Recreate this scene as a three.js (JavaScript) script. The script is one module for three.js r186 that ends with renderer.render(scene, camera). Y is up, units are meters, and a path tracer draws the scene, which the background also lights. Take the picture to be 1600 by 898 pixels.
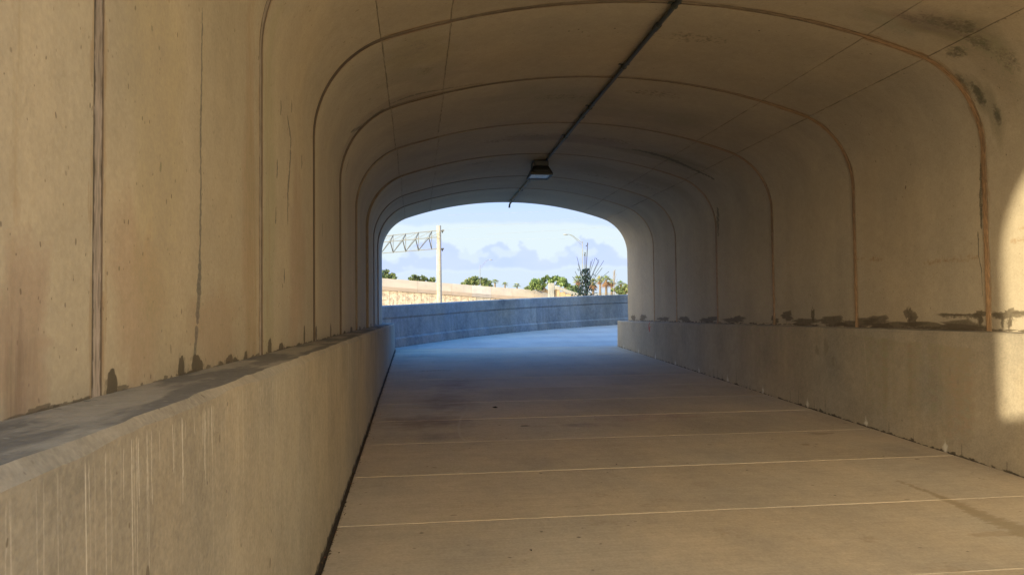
import * as THREE from 'three';
import { mergeGeometries } from 'three/addons/utils/BufferGeometryUtils.js';
import { RoundedBoxGeometry } from 'three/addons/geometries/RoundedBoxGeometry.js';

// ---------------------------------------------------------------- camera, sky, sun, exposure
const scene = new THREE.Scene();
const FOCAL = 1183.9, EYE = 1.5;                                   // focal length in pixels of a picture 898 high
const camera = new THREE.PerspectiveCamera(2 * Math.atan(449 / FOCAL) * 180 / Math.PI, 1024 / 574, 0.05, 9000);
camera.position.set(0, EYE, 0);
camera.rotation.set(-0.0049, -0.1239, -0.0061, 'YXZ');
camera.updateMatrixWorld(true);
scene.add(camera);

const EXPOSURE = 2.9;
const SUN_AZ = 48.1 * Math.PI / 180, SUN_EL = 9.0 * Math.PI / 180;  // low sun behind the camera, from the left
const sunDir = new THREE.Vector3(-Math.sin(SUN_AZ) * Math.cos(SUN_EL), Math.sin(SUN_EL), Math.cos(SUN_AZ) * Math.cos(SUN_EL));
const sun = new THREE.DirectionalLight(new THREE.Color().setRGB(1, 0.86, 0.57), 3.1);
sun.name = 'sun';
sun.position.copy(sunDir).multiplyScalar(150);
sun.castShadow = true;
sun.shadow.mapSize.set(4096, 4096);
sun.shadow.radius = 2;
Object.assign(sun.shadow.camera, { left: -130, right: 130, top: 70, bottom: -70, near: 1, far: 420 });
scene.add(sun, sun.target);

// ---------------------------------------------------------------- noise
function rng(seed) { let s = (seed * 2654435761) >>> 0; return () => { s = (s + 0x6d2b79f5) | 0; let t = Math.imul(s ^ (s >>> 15), 1 | s); t = (t + Math.imul(t ^ (t >>> 7), 61 | t)) ^ t; return ((t ^ (t >>> 14)) >>> 0) / 4294967296; }; }
const clamp = (x, a, b) => (x < a ? a : x > b ? b : x), mixN = (a, b, t) => a + (b - a) * t;
const smooth = (a, b, x) => { const t = clamp((x - a) / (b - a), 0, 1); return t * t * (3 - 2 * t); };
const TN = 512;
function noiseTable(seed, base, octaves, gain) {                   // tileable fractal noise, mean 0, deviation 1
  const out = new Float32Array(TN * TN), r = rng(seed);
  let amp = 1, n = base;
  for (let o = 0; o < octaves; o++, n *= 2, amp *= gain) {
    const g = new Float32Array(n * n).map(() => r() * 2 - 1);
    for (let y = 0; y < TN; y++) {
      const fy = (y / TN) * n, y0 = Math.floor(fy) % n, y1 = (y0 + 1) % n, ty = fy - Math.floor(fy), sy = ty * ty * (3 - 2 * ty);
      for (let x = 0; x < TN; x++) {
        const fx = (x / TN) * n, x0 = Math.floor(fx) % n, x1 = (x0 + 1) % n, tx = fx - Math.floor(fx), sx = tx * tx * (3 - 2 * tx);
        const a = g[y0 * n + x0], b = g[y0 * n + x1], c = g[y1 * n + x0], d = g[y1 * n + x1];
        out[y * TN + x] += amp * (a + (b - a) * sx + (c - a) * sy + (a - b - c + d) * sx * sy);
      }
    }
  }
  let m = 0, v = 0;
  for (const x of out) m += x; m /= out.length;
  for (const x of out) v += (x - m) ** 2; v = Math.sqrt(v / out.length);
  for (let i = 0; i < out.length; i++) out[i] = (out[i] - m) / v;
  return out;
}
const NA = noiseTable(11, 4, 7, 0.55), NB = noiseTable(23, 32, 4, 0.7), NC = noiseTable(37, 4, 5, 0.5);
function smp(t, x, y) {                                            // one table period per unit
  x = (x - Math.floor(x)) * TN; y = (y - Math.floor(y)) * TN;
  const x0 = x | 0, y0 = y | 0, x1 = (x0 + 1) & 511, y1 = (y0 + 1) & 511, fx = x - x0, fy = y - y0, r0 = (y0 & 511) * TN, r1 = y1 * TN, c0 = x0 & 511;
  const a = t[r0 + c0], b = t[r0 + x1], c = t[r1 + c0], d = t[r1 + x1];
  return a + (b - a) * fx + (c - a) * fy + (a - b - c + d) * fx * fy;
}
const enc = (v) => { v = clamp(v, 0, 1); return 255 * (v <= 0.0031308 ? 12.92 * v : 1.055 * Math.pow(v, 1 / 2.4) - 0.055); };
const ENC = new Uint8ClampedArray(4097).map((_, i) => enc(i / 4096));
const css = (c, a) => `rgba(${c.map((v) => Math.round(enc(v))).join(',')},${a})`;

// ---------------------------------------------------------------- sky
{
  const W = 4096, H = 2048, d = new Float32Array(W * H * 4), k = 1 / EXPOSURE;
  const bump = (x, c, w) => Math.exp(-(((x - c) / w) ** 2));
  for (let row = 0; row < H; row++) {
    const el = ((row + 0.5) / H - 0.5) * 180;
    for (let col = 0; col < W; col++) {
      const az = ((col + 0.5) / W - 0.5) * 360, i = (row * W + col) * 4;   // azimuth from +x towards +z, degrees
      const right = ((az + 90 + 540) % 360) - 180;                          // degrees to the right of the tunnel axis
      const e = Math.max(el, 0), t = 1 - Math.exp(-Math.max(e - 5.2, 0) / 11);
      let r = mixN(0.60, 0.15, t), g = mixN(0.745, 0.94, t), b = mixN(0.955, 2.95, t);
      const az1 = (right + 180) / 360;
      if (e < 60) {
        const wob = smp(NA, az1 * 9, e * 0.03) * 0.28 + smp(NB, az1 * 9, e * 0.06) * 0.07;
        // pale band of high haze
        const band = smooth(4.75, 4.35, e + wob * 0.5 - (right - 7) * -0.03) * 1;
        r = mixN(r, 0.80, band); g = mixN(g, 0.935, band); b = mixN(b, 0.995, band);
        // streaks of thin cloud above
        const thin = smooth(0.3, 2.0, smp(NA, az1 * 5 + e * 0.01, e * 0.16 + 0.3)) * smooth(3.5, 7, e) * smooth(60, 30, e) * 0.7;
        r = mixN(r, 0.74, thin); g = mixN(g, 0.85, thin); b = mixN(b, 0.97, thin);
        // bank of cumulus low over the horizon
        const top = 2.55 + 0.35 * smp(NC, az1 * 11 + 0.13, 0.37) + 1.35 * bump(right, 1.7, 1.6) + 0.95 * bump(right, 6.6, 1.4) - 0.9 * bump(right, 9.4, 0.9) + 1.05 * bump(right, 12.6, 1.9) - 0.5 * bump(right, 4.3, 0.7);
        const puff = smp(NA, az1 * 40, e * 0.11) * 0.30 + smp(NB, az1 * 22, e * 0.07) * 0.12;
        const hole = 1 - 0.75 * smooth(0.55, 1.5, smp(NC, az1 * 60 + 0.4, e * 0.25 + 0.2));
        const base = 0.95 + 0.12 * smp(NC, az1 * 30, 0.8) + 0.02 * (right - 5);
        const bank = smooth(-0.06, 0.1, top + puff - e) * smooth(base - 0.12, base + 0.15, e) * hole;
        const lit = smp(NA, az1 * 26 + 0.31, e * 0.16) * 0.03 + 0.05 * smooth(0.5, -0.1, top + puff - e);
        r = mixN(r, 0.56 + lit, bank); g = mixN(g, 0.665 + lit, bank); b = mixN(b, 0.93 + lit * 0.5, bank);
        const low = smooth(base + 0.05, base - 0.25, e);
        r = mixN(r, 0.72, low); g = mixN(g, 0.85, low); b = mixN(b, 0.98, low);
      }
      const er = el * Math.PI / 180, ar = az * Math.PI / 180;
      const cs = Math.cos(er) * Math.cos(ar) * sunDir.x + Math.sin(er) * sunDir.y + Math.cos(er) * Math.sin(ar) * sunDir.z;
      const ang = Math.acos(clamp(cs, -1, 1)) * 180 / Math.PI;
      const glow = 5 * Math.exp(-((ang / 12) ** 2)) + 2.0 * Math.exp(-((ang / 24) ** 2)) + 7.6 * smooth(100, 20, ang) * Math.exp(-e / 36);   // bright air round the low sun
      const west = smooth(115, 55, ang);                                     // hazier and less blue on the side of the sun
      r *= 1 + 0.5 * west; b *= 1 - 0.5 * west;
      r += glow * 1.4; g += glow * 1.06; b += glow * 0.62;
      if (el <= 0) { r = 0.69; g = 0.82; b = 0.965; }
      d[i] = r * k; d[i + 1] = g * k; d[i + 2] = b * k; d[i + 3] = 1;
    }
  }
  const sky = new THREE.DataTexture(d, W, H, THREE.RGBAFormat, THREE.FloatType);
  sky.mapping = THREE.EquirectangularReflectionMapping;
  sky.magFilter = sky.minFilter = THREE.LinearFilter;
  sky.needsUpdate = true;
  scene.background = scene.environment = sky;
}

// ---------------------------------------------------------------- frames, naming
const V = (x, y, z) => new THREE.Vector3(x, y, z);
const at = (px, py, depth) => V((px - 800) / FOCAL * depth, (449 - py) / FOCAL * depth, -depth).applyMatrix4(camera.matrixWorld);   // point at that depth
const names = {};
const numbered = (n) => { names[n] = (names[n] ?? -1) + 1; return names[n] ? `${n}_${String(names[n]).padStart(3, '0')}` : n; };
function tag(o, label, category, group, kind) {
  if (label) o.userData.label = label;
  if (category) o.userData.category = category;
  if (group) o.userData.group = group;
  if (kind) o.userData.kind = kind;
  return o;
}
function base(name, pos = V(0, 0, 0), turn = 0) { const o = new THREE.Group(); o.name = numbered(name); o.position.copy(pos); o.rotation.y = turn; scene.add(o); return o; }
function part(name, geo, mat, parent) {
  const m = new THREE.Mesh(geo, mat); m.name = parent === scene ? numbered(name) : name; m.castShadow = m.receiveShadow = true; parent.add(m); return m;
}
const TAU = 0.0396, CT = Math.cos(TAU), ST = Math.sin(TAU);         // the vault runs downhill by this angle
const tun = (u, v, w) => V(u, EYE + v * CT - w * ST, -(w * CT + v * ST));
function tunnelBase(name, u0, v0, w0) { const g = base(name, tun(u0, v0, w0)); g.rotation.x = -TAU; g.userData.o = undefined; g.shift = [-u0, -v0, w0]; return g; }

// ---------------------------------------------------------------- textures
const setup = (t, srgb = true) => { if (srgb) t.colorSpace = THREE.SRGBColorSpace; t.magFilter = THREE.LinearFilter; t.wrapS = t.wrapT = THREE.ClampToEdgeWrapping; t.needsUpdate = true; return t; };
/** canvas whose pixels are fn(x metres, y metres) -> linear rgb; draw(ctx) then adds marks in metres (y up). */
function paint(W, H, x0, x1, y0, y1, fn, draw) {
  const c = document.createElement('canvas'); c.width = W; c.height = H;
  const ctx = c.getContext('2d'), im = ctx.createImageData(W, H), p = im.data, o = [0, 0, 0];
  for (let j = 0, i = 0; j < H; j++) {
    const y = mixN(y1, y0, (j + 0.5) / H);
    for (let k = 0; k < W; k++, i += 4) {
      fn(mixN(x0, x1, (k + 0.5) / W), y, o);
      p[i] = ENC[clamp(o[0] * 4096, 0, 4096) | 0]; p[i + 1] = ENC[clamp(o[1] * 4096, 0, 4096) | 0]; p[i + 2] = ENC[clamp(o[2] * 4096, 0, 4096) | 0]; p[i + 3] = 255;
    }
  }
  ctx.putImageData(im, 0, 0);
  if (draw) { const sx = W / (x1 - x0), sy = H / (y1 - y0); ctx.setTransform(sx, 0, 0, -sy, -x0 * sx, y1 * sy); draw(ctx); }
  return setup(new THREE.CanvasTexture(c));
}
// marks on a surface, in metres
function dab(ctx, x, y, rx, ry, color, alpha, seed, rough = 0.22, soft = 0) {
  const r = rng(seed), n = 26, ph = [r() * 6, r() * 6, r() * 6];
  for (let layer = soft; layer >= 0; layer--) {
    const grow = 1 + layer * 0.16;
    ctx.beginPath();
    for (let i = 0; i <= n; i++) {
      const a = (i / n) * 2 * Math.PI, q = grow * (1 + rough * (0.5 * Math.sin(2 * a + ph[0]) + 0.35 * Math.sin(3 * a + ph[1]) + 0.3 * Math.sin(7 * a + ph[2]) + 0.2 * Math.sin(13 * a + ph[0] * 3)));
      ctx[i ? 'lineTo' : 'moveTo'](x + rx * q * Math.cos(a), y + ry * q * Math.sin(a));
    }
    ctx.fillStyle = css(color, alpha / (soft + 1)); ctx.fill();
  }
}
function run(ctx, pts, width, color, alpha, seed, broken = 0) {       // a streak along points, width in metres
  const r = rng(seed);
  for (let i = 0; i < pts.length - 1; i++) {
    const [ax, ay, aw = 1] = pts[i], [bx, by, bw = 1] = pts[i + 1], n = Math.max(2, Math.ceil(Math.hypot(bx - ax, by - ay) / 0.02));
    for (let j = 0; j < n; j++) {
      if (r() < broken) continue;
      const t = j / n, w = width * mixN(aw, bw, t) * (0.7 + 0.6 * r());
      ctx.beginPath(); ctx.ellipse(mixN(ax, bx, t) + (r() - 0.5) * width * 0.3, mixN(ay, by, t), w / 2, Math.hypot(bx - ax, by - ay) / n * 0.75 + 0.002, Math.atan2(by - ay, bx - ax) - Math.PI / 2, 0, 7);
      ctx.fillStyle = css(color, alpha * (0.75 + 0.25 * r())); ctx.fill();
    }
  }
}
function mold(ctx, x, y, rx, ry, color, alpha, n, seed) {             // patch of many small spots
  const r = rng(seed);
  for (let i = 0; i < n; i++) {
    const a = r() * 6.283, q = Math.sqrt(r()) * (0.5 + 0.5 * r());
    ctx.beginPath(); ctx.ellipse(x + rx * q * Math.cos(a), y + ry * q * Math.sin(a), (0.006 + 0.03 * r() * r()), (0.006 + 0.02 * r() * r()), r() * 3, 0, 7);
    ctx.fillStyle = css(color, alpha * (0.3 + 0.7 * r())); ctx.fill();
  }
}
function pits(ctx, x0, x1, y0, y1, perM2, seed, tall = 1.3) {          // air holes left by the formwork
  const r = rng(seed), n = Math.round((x1 - x0) * (y1 - y0) * perM2);
  for (let i = 0; i < n; i++) {
    const s = 0.0018 + 0.005 * r() * r() * r(), big = r() < 0.06 ? 1.9 : 1;
    ctx.beginPath(); ctx.ellipse(mixN(x0, x1, r()), mixN(y0, y1, r()), s * big, s * big * (1 + tall * r()), (r() - 0.5) * 0.7, 0, 7);
    ctx.fillStyle = css([0.07, 0.052, 0.034], 0.25 + 0.4 * r()); ctx.fill();
  }
}
const WALL = [0.375, 0.32, 0.238], FLOOR = [0.415, 0.345, 0.26], PLINTH = [0.295, 0.255, 0.195], GREY = [0.245, 0.245, 0.235];
/** concrete: base colour, sizes of its features in metres; up = 1 where y is the vertical of a wall */
function concrete(c, seed, up, gain = 1) {
  const a = seed * 0.137, b = seed * 0.291;
  return (x, y, o) => {
    const big = smp(NA, x * 0.17 + a, y * 0.17 + b), mid = smp(NA, x * 0.61 + b, y * 0.61 + a), fine = smp(NB, x * 0.55 + a, y * 0.55), grain = smp(NB, x * 2.9, y * 2.9 + b);
    const streak = up ? smp(NA, x * 0.85 + b, y * 0.05 + a) : 0, tint = smp(NC, x * 0.23 + b, y * 0.19 + a);
    const l = 1 + gain * (0.05 * big + 0.04 * mid + 0.03 * fine + 0.05 * grain + up * 0.028 * streak);
    const w = 0.014 * gain * tint + 0.008 * gain * mid;
    o[0] = c[0] * l * (1 + w); o[1] = c[1] * l; o[2] = c[2] * l * (1 - 1.5 * w);
  };
}
// fine relief shared by all concrete: 2 m tile
const bumpTile = (() => {
  const S = 1024, d = new Uint8Array(S * S * 4);
  for (let y = 0; y < S; y++) for (let x = 0; x < S; x++) {
    const u = x / S, v = y / S, h = 0.5 + 0.09 * smp(NA, u, v) + 0.06 * smp(NB, u, v) + 0.05 * smp(NB, u * 4, v * 4);
    const i = (y * S + x) * 4; d[i] = d[i + 1] = d[i + 2] = clamp(h * 255, 0, 255); d[i + 3] = 255;
  }
  const t = setup(new THREE.DataTexture(d, S, S), false); t.wrapS = t.wrapT = THREE.RepeatWrapping; t.channel = 1; return t;
})();
const matte = (map, rough = 0.9, bump = 0.006) => { const m = new THREE.MeshStandardMaterial({ map, roughness: rough }); if (bump) { m.bumpMap = bumpTile; m.bumpScale = bump; } return m; };
const plain = (c, rough = 0.85, more = {}) => new THREE.MeshStandardMaterial({ color: new THREE.Color().setRGB(...c), roughness: rough, ...more });
/** strip between two curves, [[x,y,z]...] each; uv(i, 0|1) -> [u,v]; uv1 in 2 m tiles */
function strip(A, B, uv, flip = false) {
  const n = A.length, pos = [], uvs = [], uv1 = [], idx = []; let along = 0;
  for (let i = 0; i < n; i++) {
    if (i) along += Math.hypot(A[i][0] - A[i - 1][0], A[i][1] - A[i - 1][1], A[i][2] - A[i - 1][2]);
    const across = Math.hypot(B[i][0] - A[i][0], B[i][1] - A[i][1], B[i][2] - A[i][2]);
    pos.push(...A[i], ...B[i]); uvs.push(...uv(i, 0), ...uv(i, 1)); uv1.push(along / 2, 0, along / 2, across / 2);
    if (i) { const a = 2 * i - 2; idx.push(...(flip ? [a, a + 1, a + 2, a + 1, a + 3, a + 2] : [a, a + 2, a + 1, a + 1, a + 2, a + 3])); }
  }
  const g = new THREE.BufferGeometry();
  g.setAttribute('position', new THREE.Float32BufferAttribute(pos, 3)); g.setAttribute('uv', new THREE.Float32BufferAttribute(uvs, 2)); g.setAttribute('uv1', new THREE.Float32BufferAttribute(uv1, 2));
  g.setIndex(idx); g.computeVertexNormals(); return g;
}
const loose = (g) => (g.index ? g.toNonIndexed() : g);
const facing = (g) => { // turns every triangle to the side its normals point to
  const p = g.attributes.position, n = g.attributes.normal, ix = g.index.array, A = new THREE.Vector3(), B = new THREE.Vector3(), C = new THREE.Vector3(), N = new THREE.Vector3();
  for (let i = 0; i < ix.length; i += 3) { A.fromBufferAttribute(p, ix[i]); B.fromBufferAttribute(p, ix[i + 1]).sub(A); C.fromBufferAttribute(p, ix[i + 2]).sub(A); N.fromBufferAttribute(n, ix[i]); if (B.cross(C).dot(N) < 0) { const t = ix[i + 1]; ix[i + 1] = ix[i + 2]; ix[i + 2] = t; } }
  return g;
};
const addUv1 = (g, s = 2) => { // box-mapped second uv
  const p = g.attributes.position, n = g.attributes.normal, a = [];
  for (let i = 0; i < p.count; i++) { const X = Math.abs(n.getX(i)), Y = Math.abs(n.getY(i)), Z = Math.abs(n.getZ(i)); a.push(...(Y >= X && Y >= Z ? [p.getX(i) / s, p.getZ(i) / s] : X >= Z ? [p.getZ(i) / s, p.getY(i) / s] : [p.getX(i) / s, p.getY(i) / s])); }
  g.setAttribute('uv1', new THREE.Float32BufferAttribute(a, 2)); return g;
};

// ---------------------------------------------------------------- ground and embankment
{
  const r = paint(1024, 1024, 0, 40, 0, 40, (x, y, o) => {
    const n = smp(NA, x / 40, y / 40), f = smp(NB, x / 10, y / 10), g = smooth(-0.3, 0.9, n + 0.3 * f);
    o[0] = mixN(0.44, 0.20, g) * (1 + 0.12 * f); o[1] = mixN(0.375, 0.19, g) * (1 + 0.12 * f); o[2] = mixN(0.265, 0.10, g) * (1 + 0.12 * f);
  });
  r.wrapS = r.wrapT = THREE.RepeatWrapping;
  const xs = [-3500, -600, -150, -50, -10, 0, 10, 50, 150, 600, 3500], zs = [120, 40, 10, 0, -15, -30, -60, -120, -300, -900, -3500];
  const pos = [], uv = [], idx = [];
  for (const z of zs) for (const x of xs) { const far = Math.max(0, -z - 30); pos.push(x, -0.2 - far * 0.0125, z); uv.push(x / 40, z / 40); }
  for (let j = 0; j < zs.length - 1; j++) for (let i = 0; i < xs.length - 1; i++) { const a = j * xs.length + i, b = a + xs.length; idx.push(a, a + 1, b, b, a + 1, b + 1); }
  const g = new THREE.BufferGeometry(); g.setAttribute('position', new THREE.Float32BufferAttribute(pos, 3)); g.setAttribute('uv', new THREE.Float32BufferAttribute(uv, 2)); g.setIndex(idx); g.computeVertexNormals();
  tag(part('ground', g, new THREE.MeshStandardMaterial({ map: r, roughness: 1 }), scene), 'sandy ground with patchy grass around the tunnel and beyond the barrier', null, null, 'structure');
}
// cross-section of the vault, s metres along it from the foot of the left wall: three-centred arch on straight walls
const RC = 6.95, RS = 0.85, VS = 1.355, AL = Math.asin(1.95 / 6.1), C0 = VS - Math.sqrt(6.1 ** 2 - 1.95 ** 2), UC = 2.015, S1 = 1.605, S2 = S1 + RS * (Math.PI / 2 - AL), S3 = S2 + 2 * AL * RC, S4 = S3 + (S2 - S1), SEND = S4 + S1;
function prof(s) {  // [u, v, outward normal u, v]
  if (s < S1) return [-0.785, -0.25 + s, -1, 0];
  if (s < S2) { const a = Math.PI - (s - S1) / RS; return [0.065 + RS * Math.cos(a), VS + RS * Math.sin(a), Math.cos(a), Math.sin(a)]; }
  if (s < S3) { const a = -AL + (s - S2) / RC; return [UC + RC * Math.sin(a), C0 + RC * Math.cos(a), Math.sin(a), Math.cos(a)]; }
  if (s < S4) { const a = Math.PI / 2 - AL - (s - S3) / RS; return [3.965 + RS * Math.cos(a), VS + RS * Math.sin(a), Math.cos(a), Math.sin(a)]; }
  return [4.815, VS - (s - S4), 1, 0];
}
const THICK = 0.16;
function outline(off, n = 60) { const a = []; for (let i = 0; i <= n; i++) { const [u, v, x, y] = prof(SEND * i / n); a.push([u + x * off, v + y * off]); } return a; }
const JOINTS = [0.63, 1.98, 3.935, 5.891, 7.846, 9.80, 11.757, 13.71, 15.06, 17.02], W_OUT = 17.02;
{
  const ramp = (name, w0, w1, u0, u1, vt, off, mat, label, kind, cat) => {
    const s = new THREE.Shape(); s.moveTo(u0, -2.4); s.lineTo(u0, vt); s.lineTo(u1, vt); s.lineTo(u1, -2.4);
    const o = outline(off); s.lineTo(o.at(-1)[0], -2.4); for (const [u, v] of o.reverse()) s.lineTo(u, v); s.lineTo(o.at(-1)[0], -2.4); s.closePath();
    const g = tunnelBase(name, UC, -1.5, w0), e = new THREE.ExtrudeGeometry(s, { depth: w1 - w0, bevelEnabled: false }); e.translate(0, 0, -w1).translate(...g.shift); addUv1(e);
    return [g, e];
  };
  const [emb, e] = ramp('embankment', 0.962, 16.70, -46, 60, 5.9, THICK + 0.006);
  part('fill', e, plain([0.09, 0.085, 0.045], 1), emb); tag(emb, 'road embankment that carries the road over the tunnel', null, null, 'structure');
  const headMap = paint(512, 256, 0, 8, 0, 4, concrete(GREY, 3, 1));
  headMap.wrapS = headMap.wrapT = THREE.RepeatWrapping;
  for (const [w0, w1, label] of [[16.702, 16.96, 'concrete headwall round the far mouth of the tunnel'], [0.66, 0.96, 'concrete headwall round the near mouth of the tunnel']]) {
    const [h, g] = ramp('headwall', w0, w1, -3.2, 7.4, 4.1, THICK + 0.008);
    const uv = g.attributes.uv; for (let i = 0; i < uv.count; i++) uv.setXY(i, uv.getX(i) / 8, uv.getY(i) / 4);
    part('wall', g, matte(headMap), h); tag(h, label, 'wall');
  }
}

// ---------------------------------------------------------------- the vault: rings of precast panels
const CUT = 0.05;                                                   // half-width of what a joint opens is below
const GAPW = 0.028, GAPS = 0.0016;
const SL = S2 - 0.07, SA = S2 + 0.498, SB = S3 - 0.498, SR = S3 + 0.07;
const bands = [[0, SL], [SL, SA], [SA, SB], [SB, SR], [SR, SEND]];
const DK = [0.045, 0.035, 0.022], DAMP = [0.11, 0.09, 0.06], GREYSTAIN = [0.17, 0.165, 0.145], RUST = [0.20, 0.10, 0.04], MOLD = [0.09, 0.08, 0.055];
function vaultMarks(ctx, w0, w1, s0, s1, k) {
  const near = w1 < 8, r = rng(900 + k);
  pits(ctx, w0, w1, s0, s1, near ? (s1 < 3 ? 110 : 70) : 30, 300 + k);
  // left wall: long water run, dabs of mortar along the ledge, smaller runs
  run(ctx, [[2.885, 1.36, 0.5], [2.879, 1.109, 0.6], [2.868, 0.963, 0.8], [2.872, 0.705, 0.7], [2.866, 0.50, 0.9], [2.855, 0.36, 1.9], [2.835, 0.24, 1.5], [2.80, 0.09, 1.0]], 0.027, [0.125, 0.115, 0.095], 0.85, 5, 0.02);
  run(ctx, [[2.885, 1.72, 0.3], [2.89, 1.36, 0.6]], 0.02, GREYSTAIN, 0.6, 6, 0.6);
  for (const [w, s, rx, ry, q] of [[1.709, 0.05, 0.075, 0.026, 1], [2.073, 0.075, 0.047, 0.062, 1], [2.654, 0.082, 0.045, 0.058, 1], [2.835, 0.085, 0.085, 0.05, 1], [2.75, 0.05, 0.12, 0.03, 1], [3.167, 0.06, 0.05, 0.03, 1], [3.30, 0.075, 0.07, 0.035, 1], [3.40, 0.06, 0.06, 0.03, 1], [3.6, 0.06, 0.05, 0.05, 1], [4.153, 0.09, 0.07, 0.06, 1], [4.50, 0.075, 0.10, 0.04, 1], [4.7, 0.05, 0.1, 0.03, 1], [5.15, 0.06, 0.12, 0.03, 1], [5.407, 0.13, 0.045, 0.075, 1], [5.97, 0.13, 0.06, 0.06, 1], [6.99, 0.12, 0.05, 0.09, 1], [7.3, 0.06, 0.16, 0.03, 1], [8.2, 0.07, 0.2, 0.03, 1], [9.1, 0.09, 0.18, 0.05, 1], [10.3, 0.08, 0.2, 0.04, 1], [11.2, 0.07, 0.2, 0.03, 1], [12.6, 0.09, 0.2, 0.05, 1], [14.2, 0.08, 0.2, 0.04, 1]]) dab(ctx, w, s - 0.012, rx * 0.8, ry * 0.85, [0.078, 0.062, 0.04], 0.9, Math.round(w * 91), 0.2, 0), mold(ctx, w, s - 0.015, rx * 1.5, ry * 1.1, [0.10, 0.08, 0.052], 0.3, 26, Math.round(w * 37));
  for (const [a, b, c] of [[4.494, 1.49, 1.41], [4.874, 1.60, 1.53], [4.374, 1.12, 1.02], [4.332, 0.84, 0.76], [4.6, 0.52, 0.44], [6.4, 1.0, 0.9], [5.3, 1.35, 1.25]]) run(ctx, [[a, b, 0.6], [a, (b + c) / 2, 1.1], [a - 0.01, c, 0.5]], 0.034, [0.13, 0.12, 0.10], 0.85, Math.round(a * 77));
  run(ctx, [[4.72, 1.46, 0.5], [4.84, 1.36, 0.9], [4.82, 1.219, 1], [4.73, 1.005, 0.9], [4.72, 0.8, 0.4]], 0.05, [0.13, 0.12, 0.10], 0.8, 61, 0.04);
  // brown weathering with vertical grain
  for (const [w, s, rx, ry, n, sd] of [[3.70, 0.9, 0.10, 1.0, 170, 3], [1.58, 0.75, 0.05, 0.7, 22, 4], [1.60, 0.14, 0.1, 0.09, 40, 5], [3.80, 0.5, 0.06, 0.5, 90, 6], [4.1, 0.9, 0.1, 0.7, 90, 17]]) {
    const q = rng(sd * 31); for (let i = 0; i < n; i++) { ctx.beginPath(); ctx.ellipse(w + (q() + q() - 1) * rx, s + (q() - 0.5) * 2 * ry, 0.004 + 0.012 * q(), 0.03 + 0.12 * q(), 0, 0, 7); ctx.fillStyle = css(sd === 5 ? DAMP : [0.24, 0.15, 0.07], 0.04 + 0.05 * q()); ctx.fill(); }
  }
  for (const [w, s, rx, ry, al] of [[1.62, 0.2, 0.10, 0.12, 0.16], [3.66, 0.75, 0.10, 0.5, 0.10], [2.4, 0.9, 0.2, 0.4, 0.05], [4.15, 0.85, 0.14, 0.6, 0.09], [2.25, 0.3, 0.12, 0.2, 0.08], [5.1, 0.6, 0.2, 0.5, 0.08], [3.1, 0.2, 0.3, 0.1, 0.12]]) dab(ctx, w, s, rx, ry, [0.20, 0.13, 0.07], al * 2, Math.round(w * 41), 0.4, 4);
  // grime in the foot of both walls
  for (let i = 0; i < 34; i++) { const w = mixN(w0, w1, r()), side = s1 < 3, s = side ? 0.052 + 0.012 * r() * r() : SEND - 0.055 - 0.02 * r(); if (side || s0 > 6) dab(ctx, w, s, 0.015 + 0.05 * r(), 0.005 + 0.014 * r() * r() * r(), [0.075, 0.06, 0.04], 0.6, 3000 + i + 60 * k, 0.5); }
  // right wall: band of smeared mortar above the ledge
  const B = (s) => SEND - s;
  for (const [w, s, rx, ry] of [[9.80, 0.12, 0.10, 0.05], [9.44, 0.18, 0.16, 0.05], [9.0, 0.10, 0.3, 0.045], [8.79, 0.19, 0.03, 0.09], [8.36, 0.12, 0.3, 0.05], [7.84, 0.1, 0.3, 0.055], [7.48, 0.12, 0.25, 0.05], [7.16, 0.08, 0.4, 0.04], [6.95, 0.20, 0.05, 0.07], [6.89, 0.14, 0.07, 0.06], [6.5, 0.085, 0.4, 0.045], [6.2, 0.09, 0.3, 0.045], [6.38, 0.195, 0.13, 0.014], [6.14, 0.195, 0.14, 0.012], [6.0, 0.20, 0.06, 0.034], [5.99, 0.15, 0.02, 0.05], [5.79, 0.195, 0.07, 0.02], [5.66, 0.20, 0.09, 0.045], [5.66, 0.13, 0.018, 0.05], [5.74, 0.14, 0.012, 0.04], [5.53, 0.21, 0.07, 0.018], [5.45, 0.22, 0.04, 0.012], [11.1, 0.12, 0.3, 0.05], [12.2, 0.11, 0.3, 0.05], [13.3, 0.11, 0.25, 0.05], [14.5, 0.11, 0.25, 0.045], [15.9, 0.13, 0.22, 0.06], [16.6, 0.12, 0.12, 0.08]]) dab(ctx, w, B(s), rx, ry * 0.9, [0.078, 0.062, 0.04], 0.8, Math.round(w * 57), 0.5, 1), mold(ctx, w, B(s) + 0.01, rx * 1.15, ry * 1.6, [0.10, 0.08, 0.052], 0.3, Math.round(30 + 160 * rx), Math.round(w * 29));
  run(ctx, [[7.87, B(0.13), 1], [7.83, B(0.24), 0.3]], 0.025, MOLD, 0.7, 71);
  run(ctx, [[5.93, 8.35, 0.5], [5.951, 8.735, 1], [5.947, 8.92, 0.5]], 0.035, MOLD, 0.7, 72);
  run(ctx, [[5.99, 8.95, 1], [5.99, 9.15, 0.6], [5.965, 9.26, 0.6], [5.96, 9.5, 0.4]], 0.014, MOLD, 0.75, 73);
  for (const [w, s] of [[7.80, 9.04], [7.45, 9.07], [6.56, 9.16], [6.38, 9.15], [6.14, 9.16], [5.5, 9.05], [5.35, 9.12], [5.42, 8.95]]) { mold(ctx, w, s, 0.16, 0.03, RUST, 0.16, 30, Math.round(w * 33)); run(ctx, [[w - 0.1, s], [w + 0.06, s + 0.01]], 0.012, RUST, 0.2, Math.round(w * 99), 0.4); }
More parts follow.
